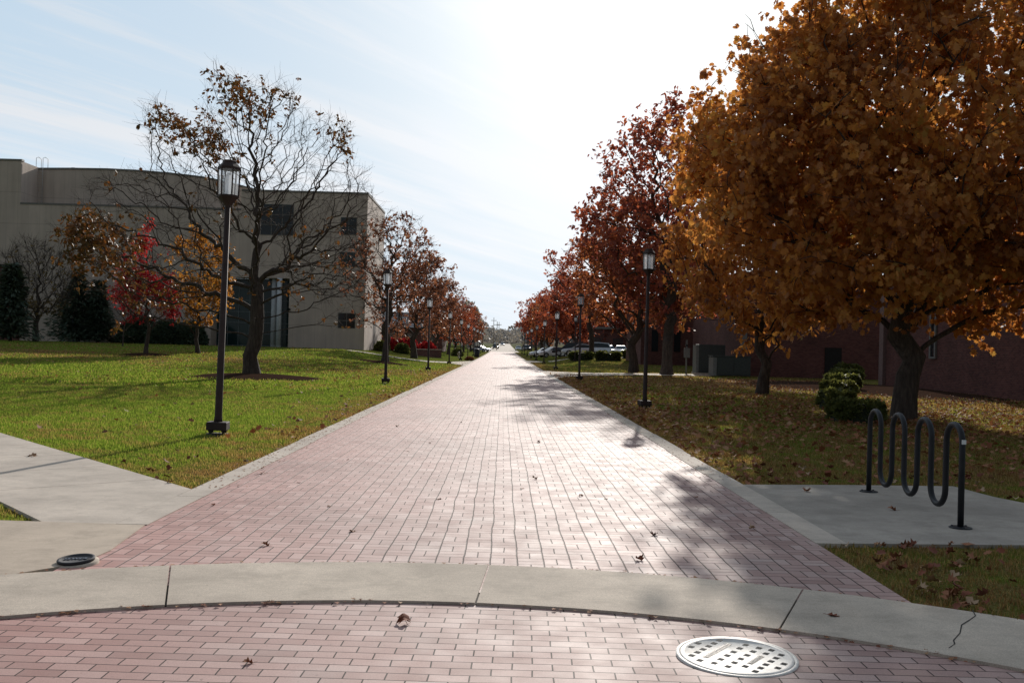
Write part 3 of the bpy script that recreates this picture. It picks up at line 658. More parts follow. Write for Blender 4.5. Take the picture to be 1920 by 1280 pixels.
def shrub_mesh(seed, rx, ry, h, n, sz, tpl=QUAD, boxy=False):
    rs = np.random.default_rng(seed); v = rs.normal(0, 1, (n, 3)); v /= np.linalg.norm(v, axis=1)[:, None]; v[:, 2] = np.abs(v[:, 2])
    if boxy: v = np.sign(v)*np.abs(v)**.45; v /= np.maximum(1, np.abs(v).max(1))[:, None]
    nz = np.array([mnoise.noise(Vector(q*2.4)+Vector((seed*3.7, 0, 0))) for q in v])
    P = v*np.array([rx, ry, h])*(.93+.16*nz[:, None]+rs.normal(0, .035, (n, 1)))
    yaw = np.arctan2(v[:, 1], v[:, 0])-1.57+rs.normal(0, .7, n)
    lm = scatter_mesh('foliage', P, yaw, rs.uniform(-.2, 1.3, n), rs.uniform(-1, 1, n), rs.uniform(.6, 1.3, n)*sz, tpl)
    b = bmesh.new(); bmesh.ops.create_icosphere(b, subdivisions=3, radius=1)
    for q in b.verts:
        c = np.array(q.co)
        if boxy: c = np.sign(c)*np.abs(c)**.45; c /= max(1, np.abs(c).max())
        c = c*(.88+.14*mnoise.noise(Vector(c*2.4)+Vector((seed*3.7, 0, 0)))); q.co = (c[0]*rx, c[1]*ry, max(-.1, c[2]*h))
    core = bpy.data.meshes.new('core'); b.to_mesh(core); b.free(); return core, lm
M['shrubcore'] = simple('shrub_shade', (.018,.024,.010), .95, bump=.5, scale=20, var=.4); M['redcore'] = simple('red_shrub_shade', (.12,.015,.018), .9, bump=.5, var=.4)  # solid cores coloured dark as the shade inside the shrubs
def shrub(name, label, cat, loc, ms, mat, core=None, rz=0, sc=1, group=None):
    o = empty(name, loc, rz, sc); tag(o, label, cat, group); link('inner_core', ms[0], core or M['shrubcore'], o); link('foliage', ms[1], mat, o); return o
sm1 = shrub_mesh(61, 2.6, 1.5, 2.6, 5200, .34, QUAD)
for i, (px, s, lab) in enumerate([(256, 1.0, 'dark evergreen shrub against the beige wall behind the crimson maple trunk'), (305, .95, 'middle dark evergreen shrub against the beige wall between maple and amber tree'), (352, .9, 'dark evergreen shrub left of the entrance glass')]):
    p = AT(px, 645, 104.5); shrub('evergreen_shrub', lab, 'shrub', ground_at(p.x, 105), sm1, LM['pine'], None, 1.3*i, s, 'evergreen shrubs against the building')
# ---- boxwood hedge by the brick building on the right
for i, (px, py, wpx, hpx, lab) in enumerate([(1622, 792, 96, 38, 'widest and nearest low boxwood block, left of the big oak trunk'), (1580, 768, 50, 34, 'boxwood mound second from the front of the hedge row'), (1583, 748, 52, 32, 'boxwood mound third from the front of the hedge row'),
        (1588, 733, 56, 30, 'boxwood mound in the middle of the hedge row'), (1592, 720, 54, 26, 'boxwood mound second from the back of the hedge row'), (1596, 712, 46, 28, 'farthest boxwood mound, backlit, before the brick wall')]):
    p = G(px, py); Yd = p.y; sc_ = Yd/FPX
    ms = shrub_mesh(70+i, wpx*sc_/2, .55+.25*(i > 0), hpx*sc_, 4200 if i == 0 else 2600, .075*(1+.02*Yd), OVAL, True)
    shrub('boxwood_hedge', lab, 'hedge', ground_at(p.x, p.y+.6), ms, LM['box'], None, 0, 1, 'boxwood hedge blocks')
for i, (px, py, lab) in enumerate([(1090, 675, 'clipped low hedge in front of the silver sedan, left piece'), (1140, 675.5, 'clipped low hedge right of the tree trunk before the parking lot'), (1187, 672, 'dark low hedge beside the trunk at the crossing walk')]):
    p = G(px, py); ms = shrub_mesh(80+i, 1.35, .5, .85, 1500, .2, QUAD, True); shrub('low_hedge', lab, 'hedge', p, ms, LM['box'], None, 0, 1, 'low hedges along the parking lot')
rm_ = shrub_mesh(85, 1.9, 1.4, 1.75, 2600, .3, QUAD)
for i, (px, Y, s, lab) in enumerate([(741, 124, .9, 'scarlet bush right of the building corner'), (763, 126, 1.0, 'scarlet bush between the corner bush and the tree trunk'), (800, 128, .95, 'scarlet bush right of the thick tree trunk')]):
    p = AT(px, 650, Y); shrub('burning_bush', lab, 'bush', ground_at(p.x, Y), rm_, LM['crimson'], M['redcore'], i, s, 'scarlet bushes')
gm_ = shrub_mesh(86, .9, .9, 1.15, 1500, .2, QUAD)
for i, (px, Y, lab) in enumerate([(716, 113, 'round green bush at the sunlit side door of the beige building'), (754, 118, 'round green bush in front of the scarlet bushes'), (858, 150, 'round green bush beyond the low brick wall')]):
    p = AT(px, 650, Y); shrub('round_bush', lab, 'bush', ground_at(p.x, Y), gm_, LM['box'], None, i, 1, 'round green bushes')
p = G(880, 675); shrub('leaf_pile', 'small brown leaf heap beside the path at the left walk', 'leaf pile', p, shrub_mesh(88, .5, .4, .35, 700, .14), LM['litter'], M['mulch'])
# mulch ring and mulch bed
def mulch(name, label, cx, cy, rx, ry, h):
    m_ = MB(); vs = []; fs = []; nr, na = 7, 44
    for i in range(nr+1):
        t = i/nr
        for j in range(na):
            a = 6.283*j/na; q = t*(1+.07*math.sin(3*a+cx)+.05*math.sin(7*a)); x = cx+rx*q*math.cos(a); y = cy+ry*q*math.sin(a)
            vs.append((x, y, gz(x, y)-.02+h*(1-t*t)+(.02*random.random() if t < 1 else -.02)))
    for i in range(nr):
        for j in range(na): j2 = (j+1) % na; fs.append((i*na+j, i*na+j2, (i+1)*na+j2, (i+1)*na+j))
    return m_.add(vs, fs, True).build(name, M['mulch'])
tag(mulch('mulch_ring', '', ob.x+.3, ob.y-.3, 2.9, 2.9, .16), 'dark mulch ring around the foot of the half bare oak', 'mulch bed')
tag(mulch('mulch_ring', '', -9.2, 77.2, 2.1, 2.1, .14), 'mulch ring under the sparse tree near the building corner', 'mulch bed')
tag(mulch('mulch_ring', '', mt.x, mt.y, 1.6, 1.6, .12), 'mulch ring under the crimson maple', 'mulch bed')
tag(mulch('mulch_bed', '', 18, 50, 5, 13, .12), 'leaf covered mulch bed along the brick building', 'mulch bed')

# ------------------------------------------------------------------ lamp posts
def make_lamp():
    o = empty('street_lamp', (0, 0, 0))
    b = MB(); b.box(-.17, .17, -.17, .17, .07, .21)
    b.build('base', M['bronze'], o, bevel=.012)
    f = MB()
    for sx in (-1, 1):
        for sy in (-1, 1): f.lathe([(.02, -.03), (.02, .075)], 8, (sx*.11, sy*.11, 0)); f.lathe([(.034, .045), (.034, .068)], 6, (sx*.11, sy*.11, 0))
    f.lathe([(.19, -.04), (.19, .01)], 20)
    f.build('anchor', M['iron'], o)
    MB().lathe([(.078, .20), (.07, .26), (.064, .3), (.047, 3.90)], 14).build('pole', M['bronze'], o)
    l = empty('lantern', (0, 0, 3.88)); l.parent = o; n = 6; r0 = R(0)
    MB().lathe([(.05, 0), (.055, .04), (.165, .17), (.185, .18), (.185, .215), (.15, .215)], n, rot=r0, smooth=False).build('cup', M['bronze'], l)
    MB().lathe([(.15, .655), (.198, .655), (.198, .695), (.12, .775), (.12, .80), (.105, .815), (.02, .82)], n, rot=r0, smooth=False).build('cap', M['bronze'], l)
    fr = MB()
    for q in range(n):
        a = r0+q*2*math.pi/n; c, s = math.cos(a), math.sin(a)
        fr.tube([(c*.172, s*.172, .21), (c*.186, s*.186, .66)], .0135, 4, False)
    fr.build('frame', M['bronze'], l)
    gp = MB()
    for q in range(n):
        a, b_ = r0+q*2*math.pi/n, r0+(q+1)*2*math.pi/n
        gp.add([(math.cos(a)*.165, math.sin(a)*.165, .215), (math.cos(b_)*.165, math.sin(b_)*.165, .215), (math.cos(b_)*.18, math.sin(b_)*.18, .655), (math.cos(a)*.18, math.sin(a)*.18, .655)], [(0, 1, 2, 3)])
    gp.build('pane', M['pane'], l)
    MB().lathe([(.05, .215), (.06, .25), (.062, .5), (.05, .56), (.03, .60)], 12).build('bulb', M['frost'], l)
    return o
lamp = make_lamp(); gL = 'lamp posts along the brick path'
Ls = [(-4.85, 17.13), (-4.8, 41.15), (-4.77, 64.2), (-4.76, 89), (-4.75, 113), (-4.75, 136), (-4.7, 160), (-4.7, 183), (-4.7, 206), (-4.7, 229)]
Rs = [(4.09, 28.4), (4.05, 52.2), (4.19, 77.9), (4.3, 103.2), (4.3, 127), (4.3, 150), (4.3, 174), (4.3, 198), (4.3, 222)]
LL = ['tall bronze lamp post at the front of the left lawn, nearest to the camera', 'second lamp post on the left, before the rust leaved tree']
RL = ['nearest lamp post on the right side, in the shaded grass', 'second lamp post on the right, beside the crossing walk']
for i, (x, y) in enumerate(Ls+Rs):
    o = lamp if i == 0 else copy_tree(lamp); o.location = (x, y, gz(x, y)-.01); side = i < len(Ls); j = i if side else i-len(Ls)
    o.rotation_euler = (0, R(.9) if i == 0 else R(random.uniform(-.3, .3)), R(8+random.uniform(-5, 5)))
    s = 1.0 if side else .965; o.scale = (s, s, s*1.0)
    lab = (LL if side else RL)[j] if j < 2 else '%s bronze lamp post from the camera on the %s side of the path' % (ORD[j], 'left' if side else 'right')
    tag(o, lab, 'lamp post', gL)
o = copy_tree(lamp); p = ground_at(7.5, 103); o.location = p; o.rotation_euler.y = 0; tag(o, 'lamp post set back on the lawn before the parking lot', 'lamp post', gL)

# ------------------------------------------------------------------ bike rack
def bike_rack():
    o = empty('bike_rack', (4.385, 10.6, .003)); tag(o, 'black wave shaped bike rack bolted to the concrete pad on the right', 'bike rack')
    L = 2.37; n = 8; sp = L/(n-1); r = sp/2; zt = 1.0-.03-r; zb = .12+.03+r; pts = [(0, L/2, 0)]
    for i in range(n):
        y = L/2-i*sp; upw = i % 2 == 0
        if upw:
            pts.append((0, y, zt if i else zt*.5)); pts.append((0, y, zt))
            if i < n-1: pts += [(0, y-r+r*math.cos(a), zt+r*math.sin(a)) for a in [math.pi*q/12 for q in range(1, 12)]]
        else:
            pts.append((0, y, zt)); pts.append((0, y, (zt+zb)/2))
            if i < n-1: pts.append((0, y, zb)); pts += [(0, y-r+r*math.cos(a), zb-r*math.sin(a)) for a in [math.pi*q/12 for q in range(1, 12)]]; pts.append((0, y-sp, zb))
            else: pts.append((0, y, 0))
    clean = [pts[0]]
    for q in pts[1:]:
        if (Vector(q)-Vector(clean[-1])).length > .004: clean.append(q)
    MB().tube(clean, .029, 14).build('tube', M['black'], o)
    for y in (L/2, -L/2):
        f = MB().lathe([(.105, 0), (.105, .008), (.09, .013), (.04, .016)], 28, (0, y, 0)); f.build('flange', M['black'], o)
        for q in range(3): a = q*2.09+.5; MB().lathe([(.012, .010), (.012, .022)], 6, (.075*math.cos(a), y+.075*math.sin(a), 0)).build('bolt', M['iron'], o)
    MB().box(-.021, .021, -.0335, -.0305, -.021, .021).build('sticker', M['sticker'], o, (0, -L/2+.0, .815))
bike_rack()

# ------------------------------------------------------------------ covers in the paving
mc = G(1381, 1231); cx, cy = mc.x, mc.y
o = empty('manhole_cover', (cx, cy, .0), R(34)); o.rotation_euler = (Matrix.Rotation(R(1.6), 3, 'X') @ Matrix.Rotation(R(-38), 3, 'Z')).to_euler(); tag(o, 'round pale metal manhole cover with square holes in the brick street', 'manhole cover')
MB().lathe([(.318, -.03), (.318, .004), (.300, .006), (.297, .001)], 56, caps=False).build('rim', M['steel_cover'], o)
MB().lathe([(.296, -.03), (.296, .004), (.292, .008), (.270, .008), (.268, .006), (.0, .006)], 56, caps=False).build('cover', M['steel_cover'], o)
hb_ = MB()
HP = [(x, (q-2.5)*sp_) for x, sp_ in ((-.035, .077), (.042, .077), (-.178, .066), (.178, .066)) for q in range(6)]+[(-.245, .04), (-.245, -.04), (.245, .04), (.245, -.04), (.108, .13), (.108, -.13), (.108, .205), (-.110, -.205)]
for x, y in HP: MB().box(x-.0145, x+.0145, y-.0165, y+.0165, .0055, .0072).build('hole', M['dark'], o)
mb_ = MB(); mb_.box(-.110-.014, -.110+.014, -.145, .145, .0055, .0078); mb_.box(.108-.014, .108+.014, -.08, .08, .0055, .0078)
mb_.build('name_bar', simple('worn_bar', (.33,.29,.25), .6, .3, bump=1, bscale=90, var=.5, scale=60), o)
lt = MB(); random.seed(4)
for (x, y0, y1) in ((-.110, -.135, .13), (.108, -.07, .065)):
    y = y0
    while y < y1:
        lt.box(x-.008, x+.008, y, y+.004, .0078, .0095); lt.box(x-.008, x-.004, y, y+.011, .0078, .0095); y += .0165
lt.build('raised_mark', M['steel_cover'], o)
vc = G(143, 1056); o = empty('valve_cover', (vc.x, vc.y, -.0), R(-12)); o.rotation_euler = (R(4), R(-3), R(-2)); tag(o, 'small black cast iron valve cover at the corner of the apron', 'valve cover')
MB().lathe([(.105, -.06), (.112, .012), (.122, .02), (.127, .030), (.124, .038), (.108, .038), (.102, .030), (.0, .030)], 36, caps=False).build('lid', M['iron'], o)
def text(body, size, parent, loc, mat, ext=.002, name='lettering'):
    cu = bpy.data.curves.new(name, 'FONT'); cu.body = body; cu.size = size; cu.extrude = ext; cu.align_x = 'CENTER'; cu.align_y = 'CENTER'
    t = bpy.data.objects.new('tmp', cu); COL.objects.link(t); dg = bpy.context.evaluated_depsgraph_get(); me = bpy.data.meshes.new_from_object(t.evaluated_get(dg)); bpy.data.objects.remove(t)
    return link(name, me, mat, parent, loc)
text('SEWER', .054, o, (0, 0, .033), simple('worn_iron_edge', (.22,.22,.25), .35, .8), .003)
MB().lathe([(.150, -.02), (.150, .012), (.122, .016)], 30, caps=False).build('collar', M['conc'], o)
#SECTION4
# ------------------------------------------------------------------ beige building on the left
BY = 108
def bx(px): return AT(px, 500, BY).x
def bz(px, py, Y=BY): return AT(px, py, Y).z
b = empty('college_building', (0, BY, 0)); b.location = (0, 0, 0)
tag(b, 'large beige precast building with a curved roofline behind the left lawn', 'building')
zg = .6; xc = AT(690, 365, BY).x; zr = AT(690, 365, BY).z; zl = AT(500, 358, BY).z
xe0, xe1 = AT(396, 600, BY).x, AT(541, 600, BY).x; ze = AT(470, 520, BY).z
xm = AT(452, 400, BY).x
wl = MB()
# right block front, pieced round the entrance recess
wl.wall([(xe1, zg), (xc, zg), (xc, zr), (xe1, zr)], BY, BY+.5)
wl.wall([(xe0, ze), (xe1, ze), (xe1, zr), (xm, zr), (xm, AT(38,385,BY).z), (xe0, AT(38,385,BY).z)], BY, BY+.5)
xL = -92
zq = AT(120, 385, BY).z
wl.wall([(xL, zg), (xe0, zg), (xe0, zq), (AT(38,385,BY).x, zq), (AT(38,385,BY).x, zr+2.6), (xL, zr+2.6)], BY, BY+.5)
wl.box(xc-.5, xc, BY+.5, BY+15.5, zg, zr)
wl.box(xc-14, xc-.5, BY+15, BY+15.5, zg, zr)
wl.build('wall', M['panel'], b)
# set-back upper volume with the curved parapet
Y2 = BY+4; cur = [(AT(px, py, Y2).x, AT(px, py, Y2).z) for px, py in ((70,318),(130,318),(200,319),(260,322),(320,327),(380,334),(420,342),(455,351),(490,360))]
up_w = MB().wall([(cur[0][0], 12), (cur[-1][0], 12)]+cur[::-1], Y2, Y2+20); up_w.build('upper_wall', M['panel'], b)
MB().box(AT(38,385,BY).x-.4, AT(38,385,BY).x, BY+.5, Y2+20, 12, zr+2.6).box(xL, AT(38,385,BY).x-.4, BY+14, BY+14.4, 12, zr+2.6).build('tower_wall', M['panel'], b)
MB().box(xL, xc-.5, BY+.5, BY+15, 14.5, 14.9).build('roof', M['roof'], b)
cp_ = MB(); cp_.box(xm, xc+.06, BY-.06, BY+.56, zr+.003, zr+.22); cp_.box(AT(38,385,BY).x+.003, xm-.003, BY-.06, BY+.56, zq+.003, zq+.2); cp_.box(xL, AT(38,385,BY).x+.06, BY-.06, BY+.56, zr+2.603, zr+2.8); cp_.box(xc-.56, xc+.06, BY+.56, BY+15.5, zr+.003, zr+.22)
for q in range(len(cur)-1):
    (x0, z0), (x1, z1) = cur[q], cur[q+1]; cp_.add([(x0, Y2-.08, z0+.01), (x1, Y2-.08, z1+.01), (x1, Y2+.5, z1+.01), (x0, Y2+.5, z0+.01), (x0, Y2-.08, z0+.2), (x1, Y2-.08, z1+.2), (x1, Y2+.5, z1+.2), (x0, Y2+.5, z0+.2)], [(0,3,2,1),(4,5,6,7),(0,1,5,4),(2,3,7,6)])
cp_.build('coping', M['coping'], b)
def window(px0, py0, px1, py1, mat, nv=1, nh=1):
    a = AT(px0, py0, BY); c = AT(px1, py1, BY); x0, x1, z0, z1 = a.x, c.x, c.z, a.z
    w_ = MB(); w_.box(x0, x1, BY-.012, BY-.004, z0, z1); wo_ = w_.build('window', mat, b); fr = MB(); t = .05
    fr.box(x0-t, x1+t, BY-.05, BY-.003, z1, z1+t); fr.box(x0-t, x1+t, BY-.05, BY-.003, z0-t, z0); fr.box(x0-t, x0, BY-.05, BY-.003, z0+.001, z1-.001); fr.box(x1, x1+t, BY-.05, BY-.003, z0+.001, z1-.001)
    for i in range(1, nv+1): xx = x0+(x1-x0)*i/(nv+1); fr.box(xx-.03, xx+.03, BY-.04, BY-.013, z0+.001, z1-.001)
    for i in range(1, nh+1): zz_ = z0+(z1-z0)*i/(nh+1); fr.box(x0+.001, x1-.001, BY-.037, BY-.014, zz_-.03, zz_+.03)
    fr.build('window_frame', M['coping'], wo_)
window(490, 383, 549, 441, M['darkglass'], 2, 2); window(640, 408, 668, 440, M['darkglass'], 1, 0); window(638, 473, 665, 500, M['teal'], 1, 0); window(635, 587, 665, 615, M['darkglass'], 1, 1)
# entrance: recess with curtain wall and two white columns
en = empty('entrance', (0, 0, 0)); en.parent = b
MB().box(xe0, xe1, BY+2.2, BY+2.3, zg, ze-.01).build('glazing', M['teal'], en)
MB().box(xe0-.3, xe0-.003, BY+.5, BY+2.3, zg, ze).box(xe1+.003, xe1+.3, BY+.5, BY+2.3, zg, ze).box(xe0-.3, xe1+.3, BY+.502, BY+2.3, ze+.003, ze+.3).build('reveal', M['panel'], en)
mu = MB(); hgt = ze-zg
for q in range(0, 8): xx = xe0+(xe1-xe0)*q/7; mu.box(xx-.04, xx+.04, BY+2.12, BY+2.195, zg, ze-.02)
for zz_ in (1.02, 2.35, 3.55, 4.75, 6.0, 7.3): mu.box(xe0, xe1, BY+2.13, BY+2.19, zz_, zz_+.07)
mu.build('mullion', simple('aluminium', (.13,.15,.155), .5, .2), en)
for px in (509, 524): x_ = AT(px, 600, BY).x; MB().lathe([(.27, zg), (.27, ze-.01)], 18, (x_, BY-.35 if px == 524 else BY+.9, 0)).build('column', M['colw'], en)
MB().box(AT(560,520,BY).x-1, AT(560,520,BY).x-.8, BY-.12, BY-.003, 5.0, 5.2).build('wall_light', M['dark'], b)
# side door, blue door, brick bay, slot, ladder
x_ = xc+.006; s_ = MB(); s_.box(xc+.002, xc+.02, BY+7.2, BY+9.4, zg, 4.2); s_.build('door', simple('shaded_door', (.10,.085,.075), .6), b)
MB().box(xc+.0, xc+1.6, BY+6.2, BY+10.2, zg, 1.02).build('door_step', M['conc_walk'], b)
a = AT(129, 598, BY); c = AT(150, 642, BY); d_ = MB().box(a.x, c.x, BY-.03, BY-.003, zg, a.z).build('door', simple('blue_door', (.03,.035,.07), .5), b); MB().box(c.x-.18, c.x-.12, BY-.09, BY-.031, 1.95, 2.1).build('door_handle', M['rim'], d_)
a = AT(-60, 482, BY); c = AT(36, 640, BY); MB().box(xL+.1, c.x, BY-.25, BY-.003, zg, a.z-.9).build('brick_bay', M['brick'], b)
MB().box(xL+.1, c.x+.2, BY-.5, BY-.251, a.z-.9+.003, a.z-.72).build('bay_roof', M['dark'], b)
ld = MB(); lx = AT(70, 318, Y2).x; lz = cur[0][1]
for q in (0, .75): ld.tube([(lx+q, Y2-.3, zq+.2), (lx+q, Y2-.3, lz+1.25), (lx+q+.12, Y2-.05, lz+1.38), (lx+q+.24, Y2+.4, lz+1.25), (lx+q+.24, Y2+.4, lz+.2)], .03, 6)
for q in range(12): ld.tube([(lx, Y2-.3, zq+.5+q*.34), (lx+.75, Y2-.3, zq+.5+q*.34)], .018, 5)
ld.build('roof_ladder', simple('pale_rail', (.5,.5,.5), .5), b)
MB().box(AT(129,316,Y2).x, AT(136,316,Y2).x, Y2+.6, Y2+1.1, lz, lz+.45).build('roof_vent', M['white'], b)

# ------------------------------------------------------------------ brick buildings
h1 = empty('brick_building', (0, 0, 0)); tag(h1, 'dark brick building at the right edge behind the big golden oak', 'building')
w1 = MB(); w1.box(21.6, 44, 24, 56.5, -.1, 8.2); w1.build('wall', M['brick'], h1)
MB().box(21.2, 44.4, 23.6, 56.9, 8.203, 8.55).build('roof', M['coping'], h1)
MB().box(20.95, 21.597, 24.5, 42.8, -.1, 6.4).build('wall_bay', M['brick'], h1)
MB().box(21.42, 21.597, 55.9, 56.497, -.1, 6.0).build('corner_strip', simple('pale_trim', (.17,.11,.10), .7), h1)  # narrow strip up the wall corner, paler than the brick
for yy in (49.7, 53.2):
    wv = MB().box(21.56, 21.596, yy-.22, yy+.22, 1.7, 5.4).build('window', M['darkglass'], h1); f_ = MB()
    f_.box(21.50, 21.597, yy-.36, yy-.222, 1.6, 5.5); f_.box(21.50, 21.597, yy+.222, yy+.36, 1.6, 5.5); f_.box(21.50, 21.597, yy-.22, yy+.22, 1.6, 1.698); f_.build('window_frame', M['cabl'], wv)
h2 = empty('brick_building', (0, 0, 0)); tag(h2, 'shaded maroon brick building behind the utility cabinets and the slim oak', 'building')
MB().box(17.2, 44, 71.5, 90, -.1, 7.2).build('wall', M['brick'], h2); MB().box(16.9, 44.3, 71.2, 90.3, 7.203, 7.5).build('roof', M['coping'], h2)
MB().box(17.1, 17.5, 71.25, 71.497, 1.9, 3.9).build('wall_panel', M['cabl'], h2)
dd = MB().box(23.2, 24.4, 71.44, 71.497, 0, 2.2).build('door', M['dark'], h2)
h3 = empty('brick_building', (0, 0, 0)); tag(h3, 'low maroon brick wing seen between the trunks beside the parking lot', 'building')
MB().box(12.9, 30, 93, 104, -.1, 6.4).build('wall', M['brick'], h3); MB().box(12.6, 30.3, 92.7, 104.3, 6.403, 6.7).build('roof', M['coping'], h3)
for q in range(3): MB().box(13.9+2.1*q, 14.5+2.1*q, 92.94, 92.997, 1.6, 3.6).build('window', M['darkglass'], h3)
h4 = empty('brick_building', (0, 0, 0)); tag(h4, 'long low brick hall behind the parked cars', 'building')
MB().box(14, 70, 181, 200, .5, 5.4).build('wall', M['brick'], h4); MB().box(13.6, 70.4, 180.6, 200.4, 5.403, 5.8).build('roof', M['coping'], h4)
for q in range(12): MB().box(16+4*q, 17.8+4*q, 180.93, 180.997, 2.2, 3.8).build('window', M['darkglass'], h4)
h5 = empty('brick_building', (0, 0, 0)); tag(h5, 'grey roofed brick house behind the left row of trees', 'building')
MB().box(-34, -10.5, 172, 186, .6, 4.6).build('wall', M['brick'], h5)
MB().add([(-34.6, 171.4, 4.61), (-9.9, 171.4, 4.61), (-9.9, 186.6, 4.61), (-34.6, 186.6, 4.61), (-33, 179, 7.4), (-11.5, 179, 7.4)], [(0,1,5,4),(1,2,5),(2,3,4,5),(3,0,4),(3,2,1,0)]).build('roof', M['roof'], h5)
for q in range(6):
    wv = MB().box(-31+3.6*q, -29.6+3.6*q, 171.93, 171.997, 1.9, 3.6).build('window', M['darkglass'], h5)
    MB().box(-31.1+3.6*q, -31.003+3.6*q, 171.9, 171.997, 1.8, 3.7).box(-29.597+3.6*q, -29.5+3.6*q, 171.9, 171.997, 1.8, 3.7).build('window_frame', M['white'], wv)
w3 = G(770, 669); w4 = G(833, 667); gw = MB(); w3 = ground_at(-10.9, 119); w4 = ground_at(-7.6, 124); dd = (w4-w3); dd.z = 0; L_ = dd.length; gwall = empty('garden_wall', w3, math.atan2(dd.y, dd.x)); tag(gwall, 'low curved brick garden wall between the trees on the left', 'garden wall')
MB().box(0, L_, 0, .3, -.4, .62).build('wall', M['brick'], gwall); MB().box(-.05, L_+.05, -.05, .35, .623, .70).build('coping', M['conc'], gwall)

# ------------------------------------------------------------------ utility cabinets, bin, posts
c1 = empty('utility_cabinet', (15.3, 73.4, 0)); tag(c1, 'tall dark green utility cabinet with pale side, left of the lower box', 'utility cabinet')
MB().box(-.92, 1.0, -.6, .7, .12, 2.2).build('body', M['cabinet'], c1, bevel=.02); MB().box(-1.12, -.925, -.6, .7, .12, 2.15).build('side_panel', M['cabl'], c1); MB().box(-1.2, 1.1, -.7, .8, -.05, .117).build('pad', M['conc'], c1)
MB().box(-.8, .0, -.63, -.603, .25, 2.05).build('door', M['cabinet'], c1); MB().box(.04, .85, -.63, -.603, .25, 2.05).build('door', M['cabinet'], c1); MB().tube([(-.1, -.66, 1.1), (-.1, -.66, 1.35)], .02, 6).build('handle', M['rim'], c1)
c2 = empty('transformer_box', (15.8, 69.3, 0)); tag(c2, 'low wide green transformer box in front of the tall cabinet', 'transformer box')
MB().box(-1.0, 1.35, -.7, .8, .05, 1.36).build('body', M['cabinet'], c2, bevel=.02); MB().box(-1.25, -1.003, -.7, .8, .05, 1.30).build('side_panel', M['cabl'], c2); MB().box(-1.3, 1.38, -.74, .84, 1.363, 1.43).build('lid', M['cabinet'], c2); MB().box(-.9, .15, -.728, -.703, .15, 1.25).build('door', M['cabinet'], c2); MB().box(.2, 1.28, -.728, -.703, .15, 1.25).build('door', M['cabinet'], c2)
mp_ = empty('meter_post', (13.5, 73.0, 0)); tag(mp_, 'pale meter box on a post at the left of the utility cabinets', 'meter'); MB().tube([(0, 0, -.1), (0, 0, 2.5)], .07, 8).build('post', M['cabl'], mp_); MB().box(-.22, .22, -.25, -.08, 1.2, 1.9).build('meter_box', M['cabl'], mp_, bevel=.02); MB().lathe([(.1, 0), (.1, .1)], 12, (0, 0, 2.05)).build('meter_dial', M['darkglass'], mp_)
p = G(894, 669.5); tb = empty('trash_bin', p); tag(tb, 'black round trash bin beside the left edge of the path', 'trash bin')
MB().lathe([(.34, 0), (.38, .08), (.38, .98), (.35, 1.0)], 20).build('body', M['black'], tb); MB().lathe([(.40, 1.003), (.40, 1.06), (.30, 1.2), (.12, 1.24)], 20).build('lid', M['black'], tb)
p = G(860, 671); hy = empty('fire_hydrant', p); tag(hy, 'pale beige hydrant on the grass before the fourth left lamp post', 'hydrant')
MB().lathe([(.17, 0), (.17, .05), (.12, .06), (.12, .62), (.15, .64), (.15, .68), (.11, .80), (.03, .86)], 16).build('barrel', M['beige'], hy); MB().tube([(-.24, 0, .48), (.24, 0, .48)], .065, 12).build('outlet', M['beige'], hy)
# utility poles far down the street
for i, (px, Y, H, lab) in enumerate([(925, 330, 10.5, 'leftmost and tallest utility pole far down the street'), (931.5, 300, 8.6, 'middle utility pole far down the street'), (935, 360, 9.6, 'rightmost of the far utility poles')]):
    x = AT(px, 640, Y).x; u = empty('utility_pole', (x, Y, gz(x, Y))); tag(u, lab, 'utility pole', 'utility poles down the street')
    MB().tube([(0, 0, -.2), (0, 0, H)], [.15, .09], 8).build('pole', M['beige'], u); MB().box(-.9, .9, -.05, .05, H-1.1, H-.98).build('crossarm', M['wood'], u)
    for q in (-1, -.5, .5, 1): MB().lathe([(.05, H-.975), (.06, H-.82)], 8, (q*.85, 0, 0)).build('insulator', M['white'], u)
sg = empty('sign_post', ground_at(-5.3, 205)); tag(sg, 'small white sign on a post beyond the trash bin', 'sign'); MB().tube([(0, 0, 0), (0, 0, 2.3)], .04, 6).build('post', M['wood'], sg); MB().box(-.3, .3, -.06, -.042, 1.7, 2.3).build('sign_face', M['white'], sg)

